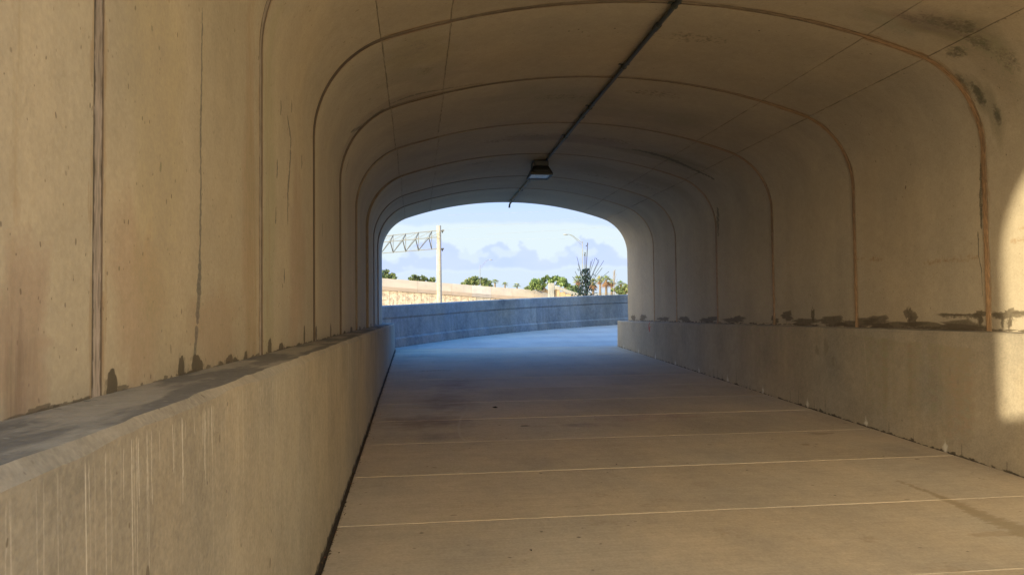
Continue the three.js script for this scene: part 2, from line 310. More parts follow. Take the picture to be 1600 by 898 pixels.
  // mould on the right haunch and the crown
  for (const [w, s, rx, ry, n, al] of [[5.43, 6.77, 0.06, 0.14, 40, 0.4], [5.36, 6.95, 0.08, 0.18, 90, 0.45], [5.30, 7.12, 0.12, 0.16, 130, 0.5], [5.38, 7.35, 0.10, 0.16, 90, 0.45], [5.32, 7.6, 0.12, 0.16, 80, 0.4], [5.62, 7.35, 0.12, 0.08, 90, 0.5], [5.77, 7.78, 0.05, 0.14, 120, 0.6], [5.68, 8.0, 0.04, 0.10, 70, 0.5], [5.84, 7.62, 0.04, 0.12, 60, 0.5], [7.0, 2.97, 0.12, 0.1, 40, 0.3], [6.3, 2.9, 0.2, 0.1, 40, 0.22], [8.2, 1.84, 0.03, 0.1, 20, 0.5]]) mold(ctx, w, s, rx, ry, MOLD, al * 0.4, n * 2, Math.round(w * 53 + s * 7));
  for (const [w, s, rx, ry, al] of [[5.40, 6.95, 0.10, 0.30, 0.22], [5.33, 7.15, 0.14, 0.24, 0.25], [5.45, 7.5, 0.16, 0.28, 0.16], [5.55, 6.75, 0.12, 0.2, 0.12], [5.72, 7.9, 0.07, 0.22, 0.3], [7.1, 3.0, 0.2, 0.3, 0.12], [6.4, 2.9, 0.25, 0.25, 0.10], [9.2, 5.8, 0.25, 0.5, 0.12], [10.7, 5.2, 0.2, 0.6, 0.2], [12.6, 6.4, 0.3, 0.7, 0.16], [8.5, 4.4, 0.2, 0.6, 0.12], [10.95, 6.6, 0.14, 0.6, 0.3], [7.72, 2.45, 0.12, 0.45, 0.2]]) dab(ctx, w, s, rx, ry, MOLD, al, Math.round(w * 61 + s * 5), 0.45, 4);
  run(ctx, [[10.91, 6.1, 0.3], [10.90, 6.42, 1], [10.94, 6.7, 1.2], [11.03, 6.98, 0.9], [11.12, 7.25, 0.7], [11.04, 7.5, 0.4]], 0.11, MOLD, 0.6, 81, 0.05);
  run(ctx, [[11.55, 7.95, 0.5], [11.66, 8.14, 1], [11.68, 8.4, 0.5]], 0.1, MOLD, 0.6, 82, 0.05);
  run(ctx, [[7.60, 2.1, 0.5], [7.77, 2.2, 1], [7.83, 2.33, 1], [7.78, 2.53, 0.7]], 0.07, MOLD, 0.5, 83, 0.1);
  run(ctx, [[7.72, 2.6, 0.5], [7.65, 2.81, 0.9], [7.66, 2.95, 0.9], [7.71, 3.15, 0.6], [7.78, 3.6, 0.3]], 0.05, MOLD, 0.45, 84, 0.15);
  for (const [w, s] of [[10.6, 5.75], [13.1, 6.07], [13.0, 6.88], [10.5, 4.4], [10.7, 4.08], [8.6, 4.6], [8.3, 5.6], [6.6, 5.4], [12.2, 3.9]]) mold(ctx, w, s, 0.13, 0.4, MOLD, 0.28, 130, Math.round(w * 17 + s * 91));
  for (const [w, s] of [[6.51, 4.25], [6.48, 4.33], [6.55, 4.38], [6.48, 4.66], [6.25, 5.9]]) dab(ctx, w, s, 0.012, 0.006, DK, 0.8, Math.round(s * 100));
  // dirt held along the joints
  for (const j of JOINTS) for (let i = 0; i < 90; i++) { const sg = r() < 0.5 ? -1 : 1, w = j + sg * (GAPW + 0.004 + 0.03 * r() * r()); if (w < w0 - 0.05 || w > w1 + 0.05) { r(); r(); r(); continue; } ctx.beginPath(); ctx.ellipse(w, mixN(s0, s1, r()), 0.003 + 0.006 * r(), 0.02 + 0.09 * r(), 0, 0, 7); ctx.fillStyle = css(RUST, 0.16); ctx.fill(); }
  for (const j of [SL, SA, SB, SR]) for (let i = 0; i < 50; i++) { ctx.beginPath(); ctx.ellipse(mixN(w0, w1, r()), j + (r() - 0.5) * 0.012, 0.02 + 0.08 * r(), 0.002 + 0.003 * r(), 0, 0, 7); ctx.fillStyle = css(DK, 0.16); ctx.fill(); }
}
function panelGeometry(s0, s1, w0, w1, deep, shift, sunk = 0, uvS = [s0, s1], uvW = [w0, w1], skew = 0) {
  const n = Math.max(2, Math.ceil((s1 - s0) / 0.065)), pos = [], nor = [], uv = [], uv1 = [], idx = [];
  const put = (u, v, w, nx, ny, nz, s) => { pos.push(u + skew * (w1 - w) / (w1 - w0) + shift[0], v + shift[1], -w + shift[2]); nor.push(nx, ny, nz); uv.push((w - uvW[0]) / (uvW[1] - uvW[0]), (s - uvS[0]) / (uvS[1] - uvS[0])); uv1.push(w / 2, s / 2); return pos.length / 3 - 1; };
  const ss = Array.from({ length: n + 1 }, (_, i) => mixN(s0, s1, i / n)), P = ss.map(prof), e = 0.004;   // small arris on every edge
  const rec = ss.map((s) => (typeof sunk === 'function' ? sunk(s) : sunk)), rows = [[w0, 'deep'], [w0, e], [w0 + e, 0], [w1 - e, 0], [w1, e], [w1, 'deep']];
  for (let k = 0; k < rows.length - 1; k++) {
    const [wa, qa] = rows[k], [wb, qb] = rows[k + 1], flat = k === 2, end = k === 0 || k === 4, sg = k < 2 ? 1 : -1;
    for (let i = 0; i <= n; i++) {
      const [u, v, x, y] = P[i], da = qa === 'deep' ? deep : rec[i] + qa, db = qb === 'deep' ? deep : rec[i] + qb, nn = flat ? [-x, -y, 0] : end ? [0, 0, sg] : [-x * 0.707, -y * 0.707, 0.707 * sg];
      put(u + x * da, v + y * da, wa, ...nn, ss[i]); put(u + x * db, v + y * db, wb, ...nn, ss[i]);
      if (i) { const a = pos.length / 3 - 4; idx.push(a, a + 2, a + 1, a + 1, a + 2, a + 3); }
    }
  }
  for (const [i, sg] of [[0, -1], [n, 1]]) { // long edges
    const [u, v, x, y] = P[i], tx = -y * sg * -1, ty = x * sg * -1, a = pos.length / 3;
    for (const [w, d] of [[w0 + e, rec[i]], [w1 - e, rec[i]], [w0 + e, deep], [w1 - e, deep]]) put(u + x * d, v + y * d, w, y * sg, -x * sg, 0, ss[i]);
    idx.push(a, a + 1, a + 2, a + 1, a + 3, a + 2);
  }
  const g = new THREE.BufferGeometry();
  g.setAttribute('position', new THREE.Float32BufferAttribute(pos, 3)); g.setAttribute('normal', new THREE.Float32BufferAttribute(nor, 3)); g.setAttribute('uv', new THREE.Float32BufferAttribute(uv, 2)); g.setAttribute('uv1', new THREE.Float32BufferAttribute(uv1, 2)); g.setIndex(idx); return facing(g);
}
{
  const vault = tunnelBase('tunnel_vault', UC, -1.5, W_OUT);
  tag(vault, 'arched tunnel lining of weathered tan precast concrete rings over the path', 'tunnel');
  const SKEW = [0, 0, 0.004, 0.007, 0.013, 0.020, 0.036, 0.014, 0.020];   // each ring was set a little askew: its near edge stands proud on the left
  for (let k = 0; k < JOINTS.length - 1; k++) {
    const wa = JOINTS[k] + (k ? GAPW : 0), wb = JOINTS[k + 1] - (k < JOINTS.length - 2 ? GAPW : 0);
    const ring = new THREE.Group(); ring.name = 'vault_ring'; vault.add(ring);
    const tone = 1 + 0.05 * (rng(70 + k)() - 0.5);
    bands.forEach(([a, b], j) => {
      const s0 = a + (j ? GAPS : 0), s1 = b - (j < 4 ? GAPS : 0), close = k < 4 && (j === 0 || (j === 4 && k > 1));
      const W = close ? 1024 : k < 5 ? 512 : 320, H = close ? 1536 : j === 2 ? 640 : j === 0 || j === 4 ? 640 : 192;
      const q = 0.985 + 0.03 * rng(k * 5 + j)();
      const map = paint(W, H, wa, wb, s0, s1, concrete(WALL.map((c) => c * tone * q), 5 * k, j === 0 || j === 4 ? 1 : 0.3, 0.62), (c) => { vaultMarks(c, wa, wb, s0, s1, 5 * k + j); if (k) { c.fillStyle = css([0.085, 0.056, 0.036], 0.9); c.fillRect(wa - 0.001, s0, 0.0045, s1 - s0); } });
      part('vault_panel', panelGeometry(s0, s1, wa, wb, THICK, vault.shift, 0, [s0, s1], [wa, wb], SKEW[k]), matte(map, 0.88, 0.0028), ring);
    });
  }
  const filler = (left, seed) => matte(paint(64, 1024, 0, 0.056, 0, 10, (x, y, o) => {          // sealant: dark along both edges, rust brown on the right side
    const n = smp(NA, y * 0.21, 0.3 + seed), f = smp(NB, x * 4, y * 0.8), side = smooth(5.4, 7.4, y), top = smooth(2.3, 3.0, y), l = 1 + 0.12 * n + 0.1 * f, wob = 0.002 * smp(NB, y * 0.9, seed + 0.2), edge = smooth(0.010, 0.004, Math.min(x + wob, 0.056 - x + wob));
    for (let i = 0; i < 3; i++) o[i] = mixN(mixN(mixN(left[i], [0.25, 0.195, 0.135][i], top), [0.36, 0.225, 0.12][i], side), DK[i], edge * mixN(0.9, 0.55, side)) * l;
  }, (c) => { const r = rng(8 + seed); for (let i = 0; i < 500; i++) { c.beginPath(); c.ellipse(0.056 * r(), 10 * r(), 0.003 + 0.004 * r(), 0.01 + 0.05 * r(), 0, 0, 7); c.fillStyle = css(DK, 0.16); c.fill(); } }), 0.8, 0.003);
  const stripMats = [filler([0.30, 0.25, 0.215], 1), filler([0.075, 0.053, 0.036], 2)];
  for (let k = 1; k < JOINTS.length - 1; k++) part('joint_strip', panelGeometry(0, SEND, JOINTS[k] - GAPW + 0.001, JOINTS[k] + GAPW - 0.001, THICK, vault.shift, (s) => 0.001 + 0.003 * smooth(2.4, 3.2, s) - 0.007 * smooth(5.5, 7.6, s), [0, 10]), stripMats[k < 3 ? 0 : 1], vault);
}

// ---------------------------------------------------------------- low walls (plinths) along both sides of the path
const ledgeY = (z) => { const v = -0.196, w = (-z - v * ST) / CT; return EYE + v * CT - w * ST; };
const faceR = (z) => 4.57 + 0.0104 * Math.max(0, -z - 5);
{
  const drips = (ctx, yTop) => {
    const r = rng(41);
    const drip = (z, len, w, al) => { let x = z; const y0 = yTop(z) - 0.045, pts = []; for (let i = 0; i <= 6; i++) { pts.push([x, y0 - len * i / 6, i === 6 ? 1.3 : 0.8 + 0.3 * r()]); x += (r() - 0.5) * 0.004; } run(ctx, pts, w, [0.56, 0.51, 0.43], Math.min(0.95, al * 1.35), Math.round(r() * 9999)); };
    for (let i = 0; i < 22; i++) drip(mixN(1.30, 1.66, r()), 0.06 + 0.5 * r() * r(), 0.0022 + 0.006 * r() * r(), 0.12 + 0.4 * r());
    for (let i = 0; i < 20; i++) drip(mixN(1.70, 2.10, r()), 0.04 + 0.42 * r() * r(), 0.0022 + 0.006 * r() * r(), 0.15 + 0.45 * r());
    for (let i = 0; i < 20; i++) drip(mixN(2.1, 3.2, r()), 0.05 + 0.2 * r(), 0.003, 0.12 + 0.2 * r());
    for (let i = 0; i < 14; i++) drip(mixN(0.8, 1.3, r()), 0.05 + 0.3 * r(), 0.003, 0.12 + 0.2 * r());
    for (let i = 0; i < 70; i++) { const z = mixN(0.6, 4.6, r()), y = yTop(z) - 0.1 - r() * 1.0; ctx.beginPath(); ctx.ellipse(z, y, 0.002 + 0.004 * r(), 0.015 + 0.05 * r(), 0.12, 0, 7); ctx.fillStyle = css([0.48, 0.44, 0.36], 0.12 + 0.2 * r()); ctx.fill(); }
    for (let i = 0; i < 60; i++) { const z = mixN(2.4, 4.6, r()); run(ctx, [[z, yTop(z) - 0.04, 0.5], [z, yTop(z) - 0.1 - 0.7 * r(), 1]], 0.015 + 0.03 * r(), r() < 0.5 ? [0.22, 0.17, 0.10] : [0.42, 0.37, 0.28], 0.07, i + 500); }
  };
  const footDirt = (ctx, z0, z1, n, seed) => { const r = rng(seed); for (let i = 0; i < n; i++) { const z = mixN(z0, z1, r()); dab(ctx, z, 0.008 * r(), 0.01 + 0.04 * r(), 0.006 + 0.03 * r() * r() * r(), DK, 0.75, seed + i, 0.6); if (r() < 0.12) run(ctx, [[z, 0.02], [z, 0.06 + 0.15 * r(), 0.4]], 0.012, DK, 0.4, i); } };
  const yL = (z) => ledgeY(-z);
  const build = (name, side, z0, z1, label, mats, split) => {
    const o = base(name, V(side < 0 ? -0.74 : 4.85, 0, -8));
    const geos = [], mat = [];
    const section = (za, zb, n, step, k) => {
      const zs = Array.from({ length: n + 1 }, (_, i) => mixN(za, zb, i / n)), r = rng(90 + k * 7 + (side > 0 ? 3 : 0));
      const jag = zs.map((z) => 0.0022 * smp(NA, z * 0.21, 0.1 + side) + 0.0025 * smp(NB, z * 0.3, 0.4)), wide = zs.map((z) => 0.026 + 0.006 * smp(NA, z * 0.33, 0.7));
      const fx = (z, d) => (side < 0 ? -0.535 - d : faceR(z) + d);
      const L = (f) => zs.map((z, i) => { const [x, y] = f(z, i); return [x - o.position.x, y, z - o.position.z]; });
      const foot = L((z) => [fx(z, 0), -0.12]), top = L((z, i) => [fx(z, 0.003), ledgeY(z) - Math.max(0.008, wide[i]) + jag[i] * 0.4]), ch = L((z, i) => [fx(z, Math.max(0.008, wide[i]) + jag[i]), ledgeY(z) + jag[i] * 0.3]), back = L((z) => [side < 0 ? -0.944 : 4.974, ledgeY(z) + 0.004]), down = L((z) => [side < 0 ? -0.944 : 4.974, -0.12]);
      const uvF = (i, t) => [i / n, t ? (ledgeY(zs[i]) - 0.02) / 1.5 : -0.08], uvC = (i, t) => [i / n, (ledgeY(zs[i]) - 0.03 + t * 0.03) / 1.5], uvT = (i, t) => [i / n, t];
      const fl = side > 0;
      geos.push(mergeGeometries([strip(foot, top, uvF, fl), strip(top, ch, uvC, fl), strip(back, down, uvT, fl)])); mat.push(mats[k].face);
      geos.push(strip(ch, back, uvT, fl)); mat.push(mats[k].ledge);
      for (const [i, on] of [[0, k === 0], [n, k === split.length - 2]]) if (on) { // ends
        const c = [foot, top, ch, back, down].map((a) => a[i]), sh = new THREE.BufferGeometry();
        sh.setAttribute('position', new THREE.Float32BufferAttribute(c.flat(), 3)); sh.setAttribute('uv', new THREE.Float32BufferAttribute([0.5, 0, 0.5, 0.8, 0.5, 0.8, 0.6, 0.8, 0.6, 0], 2)); sh.setAttribute('uv1', new THREE.Float32BufferAttribute([0, 0, 0, 0.5, 0, 0.5, 0.2, 0.5, 0.2, 0], 2));
        sh.setIndex((i === 0) === (side < 0) ? [0, 2, 1, 0, 3, 2, 0, 4, 3] : [0, 1, 2, 0, 2, 3, 0, 3, 4]); sh.computeVertexNormals(); geos.push(sh); mat.push(mats[k].face);
      }
    };
    for (let k = 0; k < split.length - 1; k++) section(split[k], split[k + 1], Math.ceil((split[k] - split[k + 1]) / 0.06), 0.06, k);
    part('wall_body', mergeGeometries(geos, true), mat, o);
    return tag(o, label, 'low wall');
  };
  const faceTex = (W, H, za, zb, seed, draw) => matte(paint(W, H, za, zb, 0, 1.5, concrete(PLINTH, seed, 0.6, 1.1), draw), 0.88, 0.004);   // x = distance into the tunnel
  const ledgeTex = (W, H, za, zb, seed) => matte(paint(W, H, za, zb, 0, 0.4, (x, y, o) => {
    const big = smp(NA, x * 0.4 + seed, y * 1.3), fine = smp(NB, x * 0.6, y * 0.6 + seed), n = smp(NA, x * 0.16, y * 2.2 + seed), d = smooth(-0.4, 1.1, big + 0.5 * n), l = 1 + 0.05 * fine;
    o[0] = mixN(0.30, 0.15, d) * l; o[1] = mixN(0.265, 0.135, d) * l; o[2] = mixN(0.21, 0.115, d) * l;
  }, (c) => { const r = rng(seed * 13 + 1); for (let i = 0; i < 140 * (zb - za); i++) { const x = mixN(za, zb, r()), y = 0.2 + 0.2 * Math.sqrt(r()); c.beginPath(); c.ellipse(x, y, 0.003 + 0.02 * r() * r(), 0.002 + 0.008 * r(), r(), 0, 7); c.fillStyle = css(DK, 0.35 * r() + 0.15); c.fill(); } for (let i = 0; i < 30 * (zb - za); i++) { c.beginPath(); c.ellipse(mixN(za, zb, r()), 0.4 * r(), 0.004 + 0.012 * r(), 0.002 + 0.004 * r(), r(), 0, 7); c.fillStyle = css([0.42, 0.38, 0.31], 0.35); c.fill(); } }), 0.9, 0.012);
  build('low_wall', -1, 3, -17.84, 'low plinth wall close by on the left, thin white drips below its chipped edge', [
    { face: faceTex(512, 256, -4, -0.5, 61), ledge: ledgeTex(256, 64, -4, -0.5, 9) },
    { face: faceTex(2048, 1024, 0.5, 4.6, 62, (c) => { drips(c, yL); pits(c, 0.5, 4.6, 0, 1.4, 40, 66); footDirt(c, 0.5, 4.6, 130, 1200); }), ledge: ledgeTex(2048, 256, 0.5, 4.6, 5) },
    { face: faceTex(2048, 256, 4.6, 17.84, 63, (c) => { footDirt(c, 4.6, 17.8, 260, 1700); pits(c, 4.6, 17.8, 0, 1.2, 12, 67); for (let i = 0; i < 90; i++) { const r = rng(i + 7), z = mixN(4.6, 17.8, r()); run(c, [[z, yL(z) - 0.03], [z, yL(z) - 0.2 - 0.6 * r(), 0.6]], 0.03 + 0.05 * r(), r() < 0.6 ? [0.17, 0.13, 0.08] : [0.42, 0.38, 0.3], 0.16, i); } }), ledge: ledgeTex(1024, 64, 4.6, 17.84, 6) },
  ], [4, -0.5, -4.6, -17.84]);
  const rightMarks = (c) => {
    footDirt(c, 0.5, 17.5, 360, 2300); pits(c, 0.5, 17.5, 0, 1.2, 14, 68);
    for (let k = -3; k < 11; k++) { const z = 4.9 + 1.205 * k; mold(c, z, 0.035, 0.035, 0.045, [0.62, 0.59, 0.52], 0.5, 26, 400 + k); run(c, [[z, 0.02, 1.4], [z + 0.01, 0.12, 0.4]], 0.02, [0.6, 0.57, 0.5], 0.5, 60 + k); if (k > 3) run(c, [[z, 0, 0.5], [z, 0.7, 0.4]], 0.012, [0.46, 0.43, 0.37], 0.4, 90 + k); }
    for (const [z, y, rx, ry] of [[8.1, 0.77, 0.035, 0.09], [8.3, 0.70, 0.03, 0.05], [7.95, 0.62, 0.03, 0.04], [6.05, 0.72, 0.015, 0.03], [5.95, 0.64, 0.01, 0.03]]) dab(c, z, y, rx, ry, [0.16, 0.13, 0.085], 0.5, Math.round(z * 50), 0.4, 2);
    const r = rng(77);
    for (const [za, zb, col] of [[6.1, 7.35, [0.22, 0.18, 0.115]], [5.75, 6.1, [0.27, 0.22, 0.15]], [8.8, 10.5, [0.25, 0.21, 0.15]]]) for (let i = 0; i < 60; i++) { const z = mixN(za, zb, r()); run(c, [[z, 0.1 + 0.3 * r(), 0.8], [z + 0.03 * r(), 0.95, 1]], 0.05 + 0.1 * r(), col, 0.05, i + 800); }
    run(c, [[7.38, 1.0, 0.3], [7.33, 0.8, 0.5], [7.30, 0.5, 0.6], [7.33, 0.2, 0.3]], 0.02, [0.45, 0.40, 0.31], 0.35, 5);
    run(c, [[14.93, 0.70, 0.4], [14.99, 0.62, 1.2], [14.90, 0.5, 0.8]], 0.05, [0.42, 0.035, 0.025], 0.8, 6); run(c, [[14.85, 0.63, 0.5], [15.02, 0.55, 0.8]], 0.03, [0.42, 0.035, 0.025], 0.7, 7);
  };
  build('low_wall', 1, 3, -17.53, 'low plinth wall along the far right side of the path, its near end in sun', [
    { face: faceTex(512, 256, -4, 0.5, 64), ledge: ledgeTex(256, 32, -4, 0.5, 3) }, { face: faceTex(2048, 512, 0.5, 17.53, 65, rightMarks), ledge: ledgeTex(1024, 32, 0.5, 17.53, 4) },
  ], [4, -0.5, -17.53]);
}

// ---------------------------------------------------------------- the path: slabs between joints, apron outside
{
  const path = tag(base('path', V(2, 0, -8)), 'pale concrete path through the tunnel, bending right outside it', null, null, 'structure');
  const slabMarks = (c, z0, z1, k) => {    // x across the path, y = z
    const r = rng(600 + k);
    for (const [ze, sg] of [[z0, 1], [z1, -1]]) for (let i = 0; i < 260; i++) { const x = mixN(-0.5, 4.7, r()); if (smp(NA, x * 0.35 + k, ze * 0.1) < -0.5 && r() < 0.8) { r(); r(); continue; } c.beginPath(); c.ellipse(x, ze + sg * (0.005 + 0.012 * r() * r()), 0.008 + 0.03 * r(), 0.003 + 0.006 * r(), 0, 0, 7); c.fillStyle = css([0.58, 0.52, 0.42], (k < 9 ? 0.08 : 0.02) + (k < 11 ? 0.16 : 0.03) * r()); c.fill(); }
    for (let i = 0; i < 26; i++) { c.beginPath(); c.ellipse(mixN(-0.5, 4.7, r()), mixN(z0, z1, r()), 0.006 + 0.03 * r() * r() * r(), 0.004 + 0.008 * r(), r(), 0, 7); c.fillStyle = css(DK, 0.25 + 0.4 * r()); c.fill(); }
    for (let i = 0; i < 10; i++) mold(c, mixN(-0.4, 4.6, r()), mixN(z0, z1, r()), 0.25 * r() + 0.08, 0.05 + 0.1 * r(), [0.22, 0.165, 0.10], 0.10, 60, i + 7 * k);
    // dark wheel-worn and oily patches, a tyre arc, a dark tapering streak
    for (const [x, z, rx, rz, n, al] of [[0.1, -8.3, 0.55, 0.5, 500, 0.12], [0.35, -9.6, 0.45, 0.9, 600, 0.12], [0.55, -11.3, 0.4, 1.0, 400, 0.10], [0.2, -7.5, 0.3, 0.25, 120, 0.08], [2.6, -8.2, 0.6, 0.25, 150, 0.06], [1.7, -7.9, 0.4, 0.2, 120, 0.08]]) { const q = rng(Math.round(x * 100 - z * 10)); for (let i = 0; i < n * 0.4; i++) { const a = q() * 6.28, t = 1.25 * Math.sqrt(q()) * (0.3 + 0.7 * q()); c.beginPath(); c.ellipse(x + rx * t * Math.cos(a), z + rz * t * Math.sin(a), 0.04 + 0.12 * q(), 0.03 + 0.07 * q(), 0, 0, 7); c.fillStyle = css([0.07, 0.05, 0.032], al * 0.42); c.fill(); } }
    run(c, [[0.62, -9.2, 0.5], [0.5, -8.6, 1], [0.43, -8.0, 1], [0.42, -7.5, 1], [0.47, -7.15, 0.4]], 0.03, [0.52, 0.46, 0.37], 0.25, 3);
    run(c, [[3.58, -5.3, 0.15], [3.61, -5.0, 0.5], [3.60, -4.7, 1], [3.59, -4.4, 1.4], [3.60, -4.1, 1.9], [3.62, -3.6, 2.4]], 0.10, [0.24, 0.185, 0.11], 0.5, 4);
    dab(c, 3.40, -4.10, 0.12, 0.05, [0.27, 0.205, 0.13], 0.5, 5, 0.4, 1); dab(c, 3.97, -7.06, 0.10, 0.05, [0.2, 0.15, 0.09], 0.5, 6, 0.4, 1); dab(c, 1.13, -7.92, 0.06, 0.03, DK, 0.6, 8, 0.4); dab(c, 3.55, -6.6, 0.05, 0.03, [0.2, 0.15, 0.09], 0.5, 9, 0.4);
    run(c, [[0.05, -13.2, 0.6], [0.3, -13.25, 1], [0.6, -13.2, 0.5]], 0.12, [0.12, 0.09, 0.06], 0.5, 12);
  };
  const slabFn = (seed, tone) => { const f = concrete(FLOOR.map((c) => c * tone), seed, 0, 0.8); return (x, y, o) => { f(x, y, o); const b = 1 + 0.024 * smp(NB, x * 0.12, y * 2.2) + 0.03 * smp(NA, x * 0.06, y * 0.7 + seed); o[0] *= b; o[1] *= b; o[2] *= b; }; };
  const slabShape = (x0, x1, z0, z1) => { // top with a worn arris, and sides
    const e = 0.006, h = 0.18, g = [];
    const q = (a, b, c, d) => { const B = strip([a, b], [d, c], (i, t) => { const p = [[a, d], [b, c]][i][t]; return [(p[0] + 2 - x0) / (x1 - x0), (p[2] - 8 - z1) / (z0 - z1)]; }); g.push(B); };
    const T = (x, z) => [x - 2, 0, z + 8], E = (x, z) => [x - 2, -e, z + 8], D = (x, z) => [x - 2, -h, z + 8];
    q(T(x0 + e, z0 - e), T(x1 - e, z0 - e), T(x1 - e, z1 + e), T(x0 + e, z1 + e));
    q(E(x0, z0), E(x1, z0), T(x1 - e, z0 - e), T(x0 + e, z0 - e)); q(T(x0 + e, z1 + e), T(x1 - e, z1 + e), E(x1, z1), E(x0, z1));
    q(E(x0, z1), E(x0, z0), T(x0 + e, z0 - e), T(x0 + e, z1 + e)); q(E(x1, z0), E(x1, z1), T(x1 - e, z1 + e), T(x1 - e, z0 - e));
    q(D(x0, z0), D(x1, z0), E(x1, z0), E(x0, z0)); q(E(x0, z1), E(x1, z1), D(x1, z1), D(x0, z1)); q(D(x0, z1), D(x0, z0), E(x0, z0), E(x0, z1)); q(D(x1, z0), D(x1, z1), E(x1, z1), E(x1, z0));
    return mergeGeometries(g);
  };
  const edges = []; for (let k = -8; k <= 10; k++) edges.push(-4.79 - 1.205 * k);
  edges.push(-17.66);
  const shared = [0, 1, 2].map((k) => [matte(paint(512, 128, -0.5, 4.9, -1.2, 0, slabFn(40 + k, 0.98 + 0.02 * k), (c) => { const r = rng(k); for (let i = 0; i < 40; i++) { c.beginPath(); c.ellipse(mixN(-0.5, 4.7, r()), -1.2 * r(), 0.03 * r(), 0.01, 0, 0, 7); c.fillStyle = css(DK, 0.4); c.fill(); } }), 0.85, 0.004)]).flat();
  const fill = matte(paint(1024, 32, 0, 5.4, 0, 0.03, (x, y, o) => { const n = smooth(-0.7, 0.6, smp(NA, x * 0.5, y * 2) + 0.5 * smp(NB, x * 0.6, y * 3)); o[0] = mixN(0.22, 0.44, n); o[1] = mixN(0.175, 0.375, n); o[2] = mixN(0.12, 0.29, n); }), 0.95, 0);
  const farFill = plain(FLOOR, 0.95);
  for (let k = 0; k < edges.length - 1; k++) {
    const za = edges[k] - (edges[k] > -7.5 ? 0.004 : 0.0012), zb = edges[k + 1] + (edges[k + 1] > -7.5 ? 0.004 : 0.0012), near = za < -2 && za > -14;
    const mat = near ? matte(paint(za > -8 ? 1024 : 640, za > -8 ? 256 : 128, -0.49, 4.9, zb, za, slabFn(50 + k, 0.97 + 0.05 * rng(k + 3)()), (c) => slabMarks(c, za, zb, k)), 0.82, 0.004) : shared[k % 3];
    const s = part('slab', slabShape(-0.508, 4.9, za, zb), mat, path); s.position.y = -0.0015 * rng(k + 31)();
    const f = new THREE.PlaneGeometry(5.39, 0.02); f.rotateX(-Math.PI / 2); addUv1(f); f.translate(2.205 - 2, -0.0045, edges[k + 1] + 8); part('joint_filler', f, edges[k + 1] > -7.5 ? fill : farFill, path);
  }
  const soil = new THREE.BoxGeometry(0.12, 0.08, 26); soil.translate(-0.53 - 2, -0.055, -4.7 + 8); part('soil_gap', soil, plain([0.055, 0.04, 0.026], 1), path);
  const bed = new THREE.BoxGeometry(6.2, 0.1, 26); bed.translate(2.0 - 2, -0.16, -4.7 + 8); part('slab_bed', bed, plain([0.1, 0.085, 0.06], 1), path);
}

